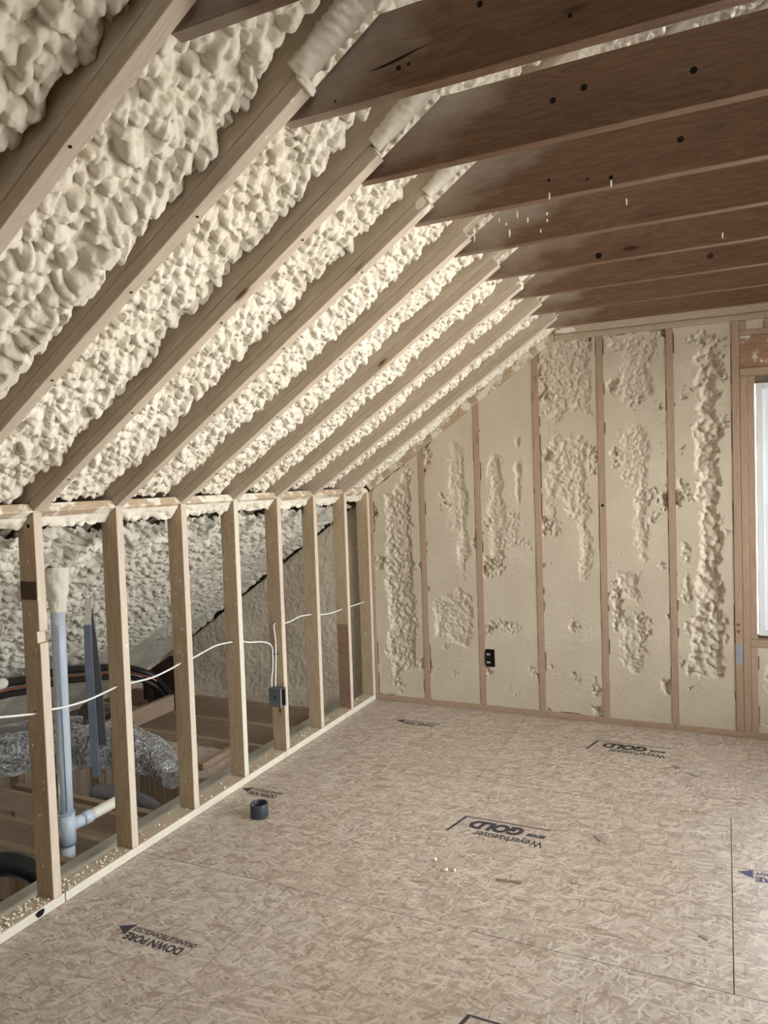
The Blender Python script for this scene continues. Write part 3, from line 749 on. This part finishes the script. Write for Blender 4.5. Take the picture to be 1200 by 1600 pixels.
# sloped plate of the gable
o = member('gable_plate', [(.01, 0.0015), (1.350 / CA, 0.0015), ((1.350 + .16 * SA) / CA, .16), (.01, .16)], YB - .003, YB + .095, frame((0, 0, HS), (CA, 0, SA), (0, 1, 0)), M_TOPP)
tag(o, 'foam-smeared sloped plate capping the gable studs beside the last rafter', 'plate')

# foam bays of the gable wall: trimmed flush, rough where the foam stayed low
patches = {   # x0, x1, z0, z1, depth, lump size, softness
    0: [(.10, .335, .22, 1.62, .046, .020)],
    1: [(.66, .74, .92, 1.86, .046, .013), (.45, .76, .46, .80, .040, .016), (.58, .68, .20, .27, .034, .018), (.60, .72, 1.2, 1.9, .030, .012)],
    2: [(.87, 1.00, .98, 1.78, .040, .014), (1.075, 1.105, 1.05, 1.84, .055, .010), (1.0, 1.1, .52, .66, .022, .012), (.95, 1.12, 1.1, 1.4, .022, .014)],
    3: [(1.27, 1.56, 1.36, 1.84, .038, .018), (1.23, 1.60, 1.98, 2.43, .036, .018), (1.47, 1.55, .85, 1.42, .034, .012), (1.28, 1.36, 1.2, 1.5, .03, .014)],
    4: [(1.72, 1.94, 2.02, 2.25, .042, .016), (1.72, 1.93, 1.56, 1.88, .034, .015), (1.82, 1.90, .95, 1.75, .038, .014), (1.70, 1.86, .74, 1.03, .036, .015), (1.70, 1.86, .28, .70, .036, .017), (1.67, 2.0, 2.28, 2.43, .03, .015)],
    5: [(2.16, 2.31, .66, 2.33, .052, .024), (2.10, 2.33, .30, .74, .044, .026), (2.08, 2.14, .45, 1.2, .024, .014), (2.10, 2.34, 2.28, 2.43, .03, .02)]}
gl2 = ['gable foam bay nearest the corner with a long rough vertical patch', 'gable foam bay second from the corner with narrow rough groove and low patch', 'gable foam bay with the black outlet opening',
       'gable foam bay with broad rough patches near the top, right of the outlet bay', 'gable foam bay with blocky rough square near the top, second left of the window', 'gable foam bay with coarse knobbly column, left of the window framing']
def gable_bay(k, xa, xb, lab, ztop=None, zbot=.038, grp='gable wall foam bays', mat=None, pt=None, ylow=0.0):
    du = .0055
    X, Z = np.meshgrid(np.arange(xa, xb + du, du), np.arange(zbot, ZP + du, du), indexing='ij')
    X = xa + (X - xa) * ((xb - xa) / (X[-1, 0] - xa))
    D = np.full(X.shape, -.02); Hs_ = lumps(X, Z, du, .010, .019, 300 + k, 1.4, (.2, -.8), .3, .7)
    rough = vnoise(X, Z, 7, 200 + k)
    for (x0, x1, z0, z1, dp, lr) in (pt if pt is not None else patches.get(k, [])):
        wob = (vnoise(X, Z, 11, 31 + k) - .5) * .09; wz = (vnoise(Z, X, 6, 37 + k) - .5) * .3
        dx = np.minimum(X - x0 + wob, x1 - X + wob); dz = np.minimum(Z - z0 + wz, z1 - Z + wz)
        m = np.clip(dx / .04, 0, 1) * np.clip(dz / .05, 0, 1)
        L = lumps(X, Z, du, lr * .55, lr * 1.15, 400 + k, 1.4, (.1, -.9), .3, .6)
        kf = {0: .50, 5: .62}.get(k, .34)
        d = dp * kf * m - L * (kf + .06) * (m > .02)
        D = np.where(m > .02, np.maximum(D, d), D)
    # small scattered rough spots along the stud edges
    de = np.minimum(X - xa, xb - X)
    sp = (rough - .62) * .10 * np.exp(-(de / .07) ** 2) + (rough - .70) * .10 
    D = np.maximum(D, np.where(sp > 0, sp - .008 + (.012 - Hs_), -.02))
    dep = np.clip(D, 0, .06) + .0035 + np.where(D <= 0, (vnoise(X, Z, 60, 11 + k) - .5) * .0022 + (vnoise(X, Z, 4, 19) - .5) * .004, 0)
    zt = np.minimum(ZP, HS + X * TA - .001) if ztop is None else np.full(X.shape, ztop)
    frac = (Z - zbot) / (ZP - zbot)
    edge = np.minimum(np.minimum(X - xa, xb - X), np.minimum(Z - zbot, zt - Z))
    crk = np.where((edge < .004) & (vnoise(X, Z, 8, 70 + k) > .62), .012, 0)
    Zc = np.minimum(Z, zt)
    P = np.stack([X, YB + dep + crk + ylow, Zc], -1)
    org = np.array((xa, YB, zbot)); P = P - org
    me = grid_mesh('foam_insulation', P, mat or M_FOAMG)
    bm = bmesh.new(); bm.from_mesh(me)
    bad = [f for f in bm.faces if f.calc_area() < 1e-9]
    if k == 2: bad += [f for f in bm.faces if f not in bad and org[0] + f.calc_center_median().x < .899 and .303 < org[2] + f.calc_center_median().z < .424]
    bmesh.ops.delete(bm, geom=bad, context='FACES'); bm.to_mesh(me); bm.free()
    o = link('foam_insulation', me, None, Matrix.Translation(org)); tag(o, lab, 'insulation', grp); return o
for k in range(6):
    xa = XB + k * S + .0392; xb = XB + (k + 1) * S - .0012 if k < 5 else 2.3678
    gable_bay(k, xa, xb, gl2[k])
gable_bay(7, 2.487, 3.372, 'gable foam bay below the window', ztop=.541, pt=[(2.52, 2.7, .1, .5, .04, .02), (2.9, 3.3, .1, .4, .03, .02)])
gable_bay(8, 2.449, 2.54, 'small foam pocket between the cripple studs above the header', ztop=ZP - .001, zbot=2.384, pt=[(2.46, 2.53, 2.39, 2.43, .03, .012)])
gable_bay(10, 2.579, 3.371, 'foam strip above the header right of the second cripple stud', ztop=ZP - .001, zbot=2.384, pt=[(2.7, 3.2, 2.39, 2.43, .03, .012)])
gable_bay(9, 3.447, XR - .002, 'gable foam bay right of the window outside the view')
# gable foam seen behind the knee wall, cut along the slope
du = .009
X, Z = np.meshgrid(np.arange(-2.2, XB - .004, du), np.arange(-.25, 1.55, du), indexing='ij')
Z = np.where(X > -.10, np.maximum(Z, .039), Z)
H = lumps(X, Z, du, .010, .018, 88, 1.2, (0, -.8), .3, .6)
zt = HS + X * TA - .004; Zc = np.minimum(Z, zt)
P = np.stack([X, YB + .034 - H * .28 - (vnoise(X, Z, 2.3, 6) - .5) * .05, Zc], -1); org = np.array((-1, YB, 0)); P = P - org
me = grid_mesh('foam_insulation', P, M_FOAMG); bm = bmesh.new(); bm.from_mesh(me)
bmesh.ops.delete(bm, geom=[f for f in bm.faces if f.calc_area() < 1e-9], context='FACES'); bm.to_mesh(me); bm.free()
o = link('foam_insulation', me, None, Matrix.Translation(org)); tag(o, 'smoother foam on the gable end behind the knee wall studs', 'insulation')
# foam sliver between last knee stud and corner
X0 = .0
o = boxes('outlet_box', [((0.8355, YB - .004, .313), (0.8415, YB + .05, .414)), ((0.8855, YB - .004, .313), (0.8915, YB + .05, .414)), ((0.8415, YB - .004, .313), (0.8855, YB + .05, .318)), ((0.8415, YB - .004, .409), (0.8855, YB + .05, .414)), ((0.8415, YB - .001, .318), (0.8855, YB + .001, .409))], M_DARK)
tag(o, 'small black outlet box set flush in the gable foam near the floor', 'electrical box')
for z in (.335, .39): boxes('screw_ear', [((.846, YB - .006, z - .008), (.872, YB - .003, z + .006))], M_TAPE, o, bev=.001)

# ------------------------------------------------------------------ electrical box and cable on the knee wall
yb5 = Ys(5)
e = empty('electrical_box', (-.025, yb5 - .028, .31)); tag(e, 'blue-grey electrical box fixed to the side of a knee-wall stud', 'electrical box')
boxes('box_body', [((-.070, yb5 - .056, .31), (-.065, yb5 - .0005, .414)), ((-.065, yb5 - .056, .31), (.012, yb5 - .052, .414)), ((-.065, yb5 - .0045, .31), (.012, yb5 - .0005, .414)), ((-.065, yb5 - .052, .31), (.012, yb5 - .0045, .314)), ((-.065, yb5 - .052, .41), (.012, yb5 - .0045, .414))], M_BOXM, e, bev=.0008)
boxes('box_interior', [((-.063, yb5 - .051, .315), (-.045, yb5 - .006, .409))], M_DARK, e)
boxes('bracket', [((.008, yb5 - .057, .307), (.0135, yb5 - .050, .417)), ((.008, yb5 - .010, .307), (.0135, yb5 - .001, .417))], plain('bright_steel', (.55, .57, .6), .35, .5, metal=.8), e, bev=.0006)
boxes('knockout_slot', [((-.032, yb5 - .0572, .345), (-.027, yb5 - .0555, .375))], M_DARK, e)
cab = empty('white_cable', (-.045, 0, .75)); tag(cab, 'white electrical cable threaded through the knee-wall studs to the box', 'cable')
def seg(pts, nm='cable_run'): return tube(nm, pts, .0042, M_WIRE, cab, nseg=8, step=.02)
def hang(a, b, mid):                 # level inside each hole, sagging between studs
    (ya, za), (yb, zb) = a, b
    return seg([(-.045, ya + .019, za), (-.045, ya + .042, za)] + [(-.045, y, z) for y, z in mid] + [(-.045, yb - .004, zb), (-.045, yb + .019, zb)])
Hz = {i: h[1] for i, h in holes.items()}
seg([(-.045, -.60, .805), (-.045, Ys(0) - .006, .80), (-.045, Ys(0) + .019, .80)])
hang((Ys(0), Hz[0]), (Ys(1), Hz[1]), [(-.25, .800), (-.147, .779)])
hang((Ys(1), Hz[1]), (Ys(2), Hz[2]), [(.12, .735), (.25, .728)])
hang((Ys(2), Hz[2]), (Ys(3), Hz[3]), [(.52, .732), (.63, .725), (.75, .735)])
hang((Ys(3), Hz[3]), (Ys(4), Hz[4]), [(.93, .752), (1.08, .770)])
seg([(-.045, Ys(4) + .019, .761), (-.045, Ys(4) + .042, .761), (-.045, 1.36, .728), (-.045, 1.50, .700), (-.045, 1.575, .665), (-.047, 1.592, .62), (-.050, 1.592, .53), (-.056, 1.585, .47), (-.056, 1.583, .4195)])
seg([(-.045, yb5 + .019, .781), (-.045, yb5 - .003, .781), (-.045, yb5 - .014, .765), (-.040, 1.614, .70), (-.038, 1.613, .62), (-.040, 1.608, .53), (-.040, 1.602, .47), (-.040, 1.598, .4195)])
hang((Ys(5), Hz[5]), (Ys(6), Hz[6]), [(1.70, .768), (1.78, .762), (1.90, .772)])
hang((Ys(6), Hz[6]), (Ys(7), Hz[7]), [(2.15, .738), (2.30, .724)])
seg([(-.045, Ys(7) + .019, .725), (-.045, 2.60, .72), (-.045, 2.77, .72)])
boxes('cable_staple', [((-.062, yb5 - .008, .60), (-.030, yb5 - .001, .606))], M_DARK, cab)

# ------------------------------------------------------------------ plumbing
vp = empty('vent_pipe', (-.35, .375, -.05)); tag(vp, 'pale blue-white plastic pipe standing behind the nearest knee-wall stud with a side branch', 'pipe')
ztp = 1.07
tube('pipe', [(-.35, .385, ztp), (-.35, .380, .6), (-.35, .375, .15)], .030, M_PVC, vp, nseg=28, step=.2)
tube('tee_fitting', [(-.35, .375, .155), (-.35, .375, .015)], .0355, M_PVC, vp, nseg=28, step=.2)
tube('tee_collar', [(-.35, .375, .158), (-.35, .375, .150)], .0375, plain('pvc_rim', (.40, .47, .56), .4, .4), vp, nseg=28, step=.2)
tube('tee_collar', [(-.35, .375, .022), (-.35, .375, .012)], .0375, plain('pvc_rim_dark', (.12, .14, .2), .4, .4), vp, nseg=28, step=.2)
tube('pipe', [(-.35, .375, .02), (-.35, .37, -.30)], .030, M_PVC, vp, nseg=28, step=.2)
tube('branch_fitting', [(-.35, .395, .088), (-.345, .475, .088)], .0275, M_PVC, vp, nseg=24, step=.2)
tube('branch_collar', [(-.345, .455, .088), (-.343, .50, .089)], .0300, M_PVC, vp, nseg=24, step=.2)
M_PVCB = plain('aged_cream_pvc', (.60, .58, .50), .4, .4, nscale=10)
tube('branch_pipe', [(-.343, .495, .089), (-.338, .60, .092), (-.335, .74, .096)], .0255, M_PVCB, vp, nseg=24, step=.2)
# printed line along the pipe, small dashes facing the camera
boxes('printed_line', [((-.3235, .3555, .17), (-.3218, .3585, 1.0))], plain('blue_print', (.16, .20, .30), .7, .2, nscale=120, var=.8), vp)
tube('foam_collar', [(-.35, .385, ztp - .02), (-.352, .39, ztp + .03), (-.362, .40, ztp + .10), (-.375, .41, 1.24)], [.031, .037, .043, .052], M_FOAM, vp, nseg=40, step=.008, noise=.16, seed=21, crinkle=.08)

ch = empty('grey_channel', (-.8, .97, 0)); tag(ch, 'narrow grey-blue channel strip standing upright behind the pipe, top buried in foam', 'channel')
def quadprism(name, secs, mat, parent):
    """secs: list of (centre, half x, half y)"""
    bm = bmesh.new(); R_ = []
    ax = Vector((.90, .42, 0)).normalized(); ay = Vector((-.42, .90, 0)).normalized()
    for c, hx, hy in secs:
        c = Vector(c); R_.append([bm.verts.new(c + ax * a * hx + ay * b * hy) for a, b in ((-1, -1), (1, -1), (1, 1), (-1, 1))])
    for a, b in zip(R_, R_[1:]):
        for q in range(4): bm.faces.new((a[q], a[(q + 1) % 4], b[(q + 1) % 4], b[q]))
    bm.faces.new(R_[0][::-1]); bm.faces.new(R_[-1]); bmesh.ops.recalc_face_normals(bm, faces=bm.faces)
    bmesh.ops.bevel(bm, geom=list(bm.edges), offset=.0015, segments=1, affect='EDGES')
    me = bpy.data.meshes.new(name); bm.to_mesh(me); bm.free(); me.materials.append(mat); return link(name, me, parent, Matrix.Identity(4))
quadprism('front_flange', [((-.80, .965, .02), .020, .004), ((-.805, .965, .35), .022, .004), ((-.812, .965, .62), .023, .004), ((-.815, .97, .86), .019, .004)], M_GREY, ch)
quadprism('front_flange_foamed', [((-.815, .97, .86), .0195, .006), ((-.80, .985, 1.02), .016, .007), ((-.79, .99, 1.09), .02, .012)], M_FOAMK, ch)
quadprism('side_flange', [((-.762, .985, .20), .021, .004), ((-.768, .985, .45), .021, .004), ((-.776, .985, .62), .018, .004), ((-.785, .985, .80), .011, .004), ((-.792, .983, .95), .004, .004)], M_GREYD, ch)

# ------------------------------------------------------------------ lumber behind the knee wall
def jo(y, z1, dep, x0=-2.38, x1=-.252, lab='', th=.038):      # tail cut to follow the roof slope
    o = member('floor_joist', [(0, -dep), (x1 - x0, -dep), (x1 - x0, 0), (.36, 0), (0, -dep + .012)], 0, th, frame((x0, y, z1), (1, 0, 0), (0, 1, 0)), M_ROUGH); tag(o, lab, 'joist', 'bare joists behind the knee wall'); return o
jo(-.55, -.02, .14, lab='bare joist behind the knee wall outside the left edge')
jo(-.34, -.12, .12, lab='bare joist at the lower left below the black hose')
jo(.30, -.02, .14, lab='bare joist just behind the black hose, left of the pipe foot')
jo(.49, -.02, .14, lab='dark bare joist crossing behind the pipe tee')
jo(.72, -.02, .10, lab='pale bare joist right in front of the foil duct')
jo(1.75, -.015, .17, lab='broad pale joist board behind the foil duct')
jo(2.10, -.02, .14, lab='bare joist behind the broad pale board')
jo(2.50, -.02, .14, lab='farthest bare joist near the gable end')
o = board('rim_board', (-.250, -1.9, -.16), (-.200, 2.80, -.004), plain('weathered_grey_wood', (.33, .31, .26), .75, .2, nscale=6, var=.2, bump=.3)); tag(o, 'long grey rim board running parallel behind the bottom plate', 'board')
o = board('blocking_board', (-.435, 1.36, -.034), (-.395, 1.74, .004), M_ROUGH); tag(o, 'loose pale board lying across the joists near the foil duct end', 'board')
o = board('truss_chord', (-1.30, 1.40, .0), (-1.26, 2.12, .11), M_ROUGH); tag(o, 'foam-dusted wooden chord behind the third knee-wall stud', 'board')
o = board('ledger_board', (-1.25, .80, -.22), (-.252, .838, -.02), M_ROUGH); tag(o, 'knotty board under the foil duct, right of the pipe', 'board')
o = board('decking_board', (-1.2, 1.30, -.05), (-.252, 1.68, -.035), M_OSB); tag(o, 'loose sheathing offcut between the joists behind the foil duct', 'board')
# lower storey framing glimpsed between the joists
for k in range(7):
    y = .2 + k * S * .9
    if ADDED_WIN_L[0] - .05 < y < ADDED_WIN_L[1]: continue
    o = board('lower_stud', (-2.42, y, -2.75), (-2.33, y + .038, -.2), M_STUD); tag(o, 'pale stud of the storey below, glimpsed between the bare joists', 'stud', 'studs of the storey below')

# ------------------------------------------------------------------ ducts and hoses
d = tube('foil_duct', [(-1.72, .55, .082), (-1.50, .74, .100), (-1.15, 1.02, .122), (-.80, 1.17, .118), (-.60, 1.17, .095), (-.42, 1.11, .062), (-.335, 1.05, .04)], [.085, .10, .118, .115, .095, .072, .048], M_FOIL, nseg=72, step=.010, noise=.11, seed=2, crinkle=.055)
tag(d, 'large crinkled silver foil duct lying over the joists behind the knee wall', 'duct')
d = tube('foil_duct', [(-1.80, 1.10, .062), (-1.70, 1.24, .066), (-1.58, 1.38, .066), (-1.48, 1.50, .06)], [.072, .075, .075, .06], M_FOIL, nseg=40, step=.012, noise=.03, seed=4, crinkle=.045)
tag(d, 'smaller crinkled foil duct farther back at the left edge', 'duct')
d = tube('duct_liner', [(-.78, .93, -.045), (-.60, .965, -.06), (-.44, .955, -.075), (-.31, .925, -.088)], [.045, .05, .048, .042], plain('grey_liner', (.13, .13, .135), .5, .4, nscale=60, var=.4, bump=.8), nseg=24, step=.012, noise=.06, seed=6)
tag(d, 'dull grey insulated sleeve hanging under the right end of the foil duct', 'duct')
d = tube('foil_duct', [(-1.62, 1.66, .075), (-1.50, 1.66, .075), (-1.40, 1.65, .06)], [.075, .078, .06], plain('dark_foil', (.16, .14, .12), .3, .5, metal=.8, bump=1.0, bscale=60), nseg=32, step=.012, noise=.05, seed=9, crinkle=.05)
tag(d, 'dark round duct end between the pipe and the grey channel', 'duct')
h = empty('line_set', (-1.35, .8, .5)); tag(h, 'black insulated hose pair running along the foam behind the knee wall', 'hose')
hp = [(-1.04, .20, .62), (-1.17, .70, .575), (-1.22, .88, .545), (-1.26, 1.18, .52), (-1.42, 1.74, .39), (-1.55, 2.02, .30), (-1.50, 2.19, .20), (-1.345, 2.2, .07), (-1.20, 2.2, -.02), (-1.12, 2.2, -.09)]
tube('insulated_line', hp, .024, M_BLACK, h, nseg=16, step=.02, noise=.08, seed=1)
tube('bare_line', [(x + .03, y, z - .032) for x, y, z in hp], .008, M_COPPER, h, nseg=10, step=.03)
tube('insulated_line', [(x + .02, y - .02, z - .058) for x, y, z in hp], .018, M_BLACK, h, nseg=16, step=.02, noise=.08, seed=3)
tube('foam_coating', [(-1.08, .34, .612), (-1.13, .55, .590), (-1.17, .72, .574)], [.026, .032, .026], M_FOAMK, h, nseg=20, step=.01, noise=.15, seed=5)
tube('hose_branch', [(-1.52, 2.18, .20), (-1.53, 2.182, .10), (-1.54, 2.184, -.03)], .026, M_BLACK, h, nseg=14, step=.02)
d = tube('black_hose', [(-.95, -.25, -.05), (-.72, .0, -.03), (-.58, .17, -.025), (-.46, .225, -.04), (-.37, .25, -.09)], [.05, .05, .05, .045, .04], M_BLACK, nseg=20, step=.012, noise=.06, seed=8, crinkle=.03)
tag(d, 'thick black corrugated hose at the lower left edge, sprinkled with foam crumbs', 'hose')
o = member('dark_opening_sheet', [(-1.72, -.02), (-1.36, -.02), (-1.36, .36), (-1.46, .33), (-1.72, .17)], 2.30, 2.31, Matrix.Identity(4), M_DKBROWN)  # dark sheet added in place of a shadowed opening
tag(o, 'dark brown sheet standing in for the dark opening behind the black hoses near the gable end', 'panel')
# brown angled panel in the lower left gap
bm = bmesh.new()
pts = [(-.50, .02, -.10), (-.50, .20, -.17), (-.27, .12, -.10), (-.27, -.20, -.04)]
a = [bm.verts.new(p) for p in pts]; b = [bm.verts.new((p[0], p[1], p[2] - .012)) for p in pts]
bm.faces.new(a); bm.faces.new(b[::-1])
for q in range(4): bm.faces.new((a[q], b[q], b[(q + 1) % 4], a[(q + 1) % 4]))
bmesh.ops.recalc_face_normals(bm, faces=bm.faces); me = bpy.data.meshes.new('brown_board'); bm.to_mesh(me); bm.free(); me.materials.append(M_DKBROWN)
o = link('brown_board', me, None, Matrix.Identity(4)); tag(o, 'dark brown board tilted in the gap at the lower left behind the bottom plate', 'board')

# ------------------------------------------------------------------ small things on the floor
rg = empty('plastic_ring', (.287, .935, 0)); tag(rg, 'small dark grey hollow ring standing on the floor near the knee wall', 'ring')
bm = bmesh.new(); prof = [(.036, .001), (.0415, .0), (.043, .003), (.043, .062), (.0415, .065), (.037, .065), (.0355, .062), (.0355, .004)]
ns = 40; R_ = []
for s in range(ns):
    a = 2 * math.pi * s / ns; R_.append([bm.verts.new((r * math.cos(a), r * math.sin(a), z)) for r, z in prof])
for s in range(ns):
    A_, B_ = R_[s], R_[(s + 1) % ns]
    for q in range(len(prof)): bm.faces.new((A_[q], B_[q], B_[(q + 1) % len(prof)], A_[(q + 1) % len(prof)]))
for f in bm.faces: f.smooth = True
bmesh.ops.recalc_face_normals(bm, faces=bm.faces); me = bpy.data.meshes.new('ring_body'); bm.to_mesh(me); bm.free(); me.materials.append(M_RING)
link('ring_body', me, rg, Matrix.Translation((.287, .935, .0005)))
disc('inner_floor', (.287, .935, .006), .0355, (0, 0, 1), plain('ring_grey', (.10, .095, .10), .5, .3), rg, 30, .006)
disc('inner_reflection', (.2590, .920, .048), .011, (1, .5, 0), plain('inner_reflection', (.8, .82, .9), .5, .3), rg, 16, .002)  # bright reflection inside the ring, put in as a pale disc
def chip(name, c, L, W, ang, mat, lab, cat, grp=None, th=.0025):
    M = Matrix.Translation((c[0], c[1], .0005)) @ Matrix.Rotation(ang, 4, 'Z')
    o = member(name, [(-L / 2, 0), (L / 2, 0), (L / 2 - .004, th), (-L / 2 + .003, th)], -W / 2, W / 2, M, mat, None, .0004); tag(o, lab, cat, grp); return o
M_CHIP = plain('brown_chip', (.24, .16, .115), .8, .2, nscale=40); M_CHIPG = plain('grey_chip', (.30, .27, .26), .8, .2, nscale=40)
chip('wood_chip', (1.540, .817), .10, .016, .12, M_CHIP, 'thin brown wood sliver on the open floor below the middle logo stamp', 'wood chip')
chip('wood_chip', (1.812, 1.292), .065, .026, -.9, M_CHIPG, 'grey wood flake on the floor right of the middle logo stamp', 'wood chip')
chip('wood_chip', (2.07, 2.225), .045, .03, -.3, M_CHIPG, 'grey wood flake just in front of the far logo stamp', 'wood chip')
chip('wood_chip', (2.15, 2.15), .07, .010, -.5, M_CHIPG, 'narrow grey splinter near the far logo stamp', 'wood chip')
chip('wood_chip', (2.241, .721), .035, .018, -.5, M_CHIPG, 'small grey flake left of the panel joint at the right', 'wood chip')
def crumbs(name, pts, rlo, rhi, lab, seed):
    rs = random.Random(seed); bm = bmesh.new(); org = Vector(pts[0])
    for p in pts:
        r = rs.uniform(rlo, rhi); m = Matrix.Translation(Vector(p) - org + Vector((0, 0, r * .78))) @ Matrix.Rotation(rs.random() * 6, 4, 'Z') @ Matrix.Diagonal((r * rs.uniform(.8, 1.5), r, r * .75, 1))
        bmesh.ops.create_icosphere(bm, subdivisions=1, radius=1, matrix=m)
    for f in bm.faces: f.smooth = True
    me = bpy.data.meshes.new(name); bm.to_mesh(me); bm.free(); me.materials.append(M_CRUMB)
    o = link(name, me, None, Matrix.Translation(org)); tag(o, lab, 'crumbs', kind='stuff'); return o
rs = random.Random(17); pts = []
for k in range(330):
    y = rs.choice([rs.uniform(-.35, .45), rs.uniform(-.35, .12), rs.uniform(.4, 2.75)]); x = rs.uniform(-.083, -.004)
    if any(abs(y - Ys(i) - .019) < .026 for i in range(0, 8)): continue
    pts.append((x, y, .0385))
crumbs('foam_crumbs', pts, .0018, .0052, 'pale foam crumbs scattered on the knee-wall bottom plate', 1)
pts = [(1.216, .858, .0003), (1.278, .796, .0003), (1.285, .80, .0003), (1.318, .807, .0003)]
crumbs('foam_crumbs', pts, .006, .009, 'few white foam dots on the floor below the middle logo stamp', 2)
pts = [(rs.uniform(.02, 2.6), rs.uniform(-.5, 2.7), .0010) for _ in range(90)]
crumbs('foam_crumbs', pts, .0015, .0035, 'tiny pale foam specks spread over the strand board floor', 3)
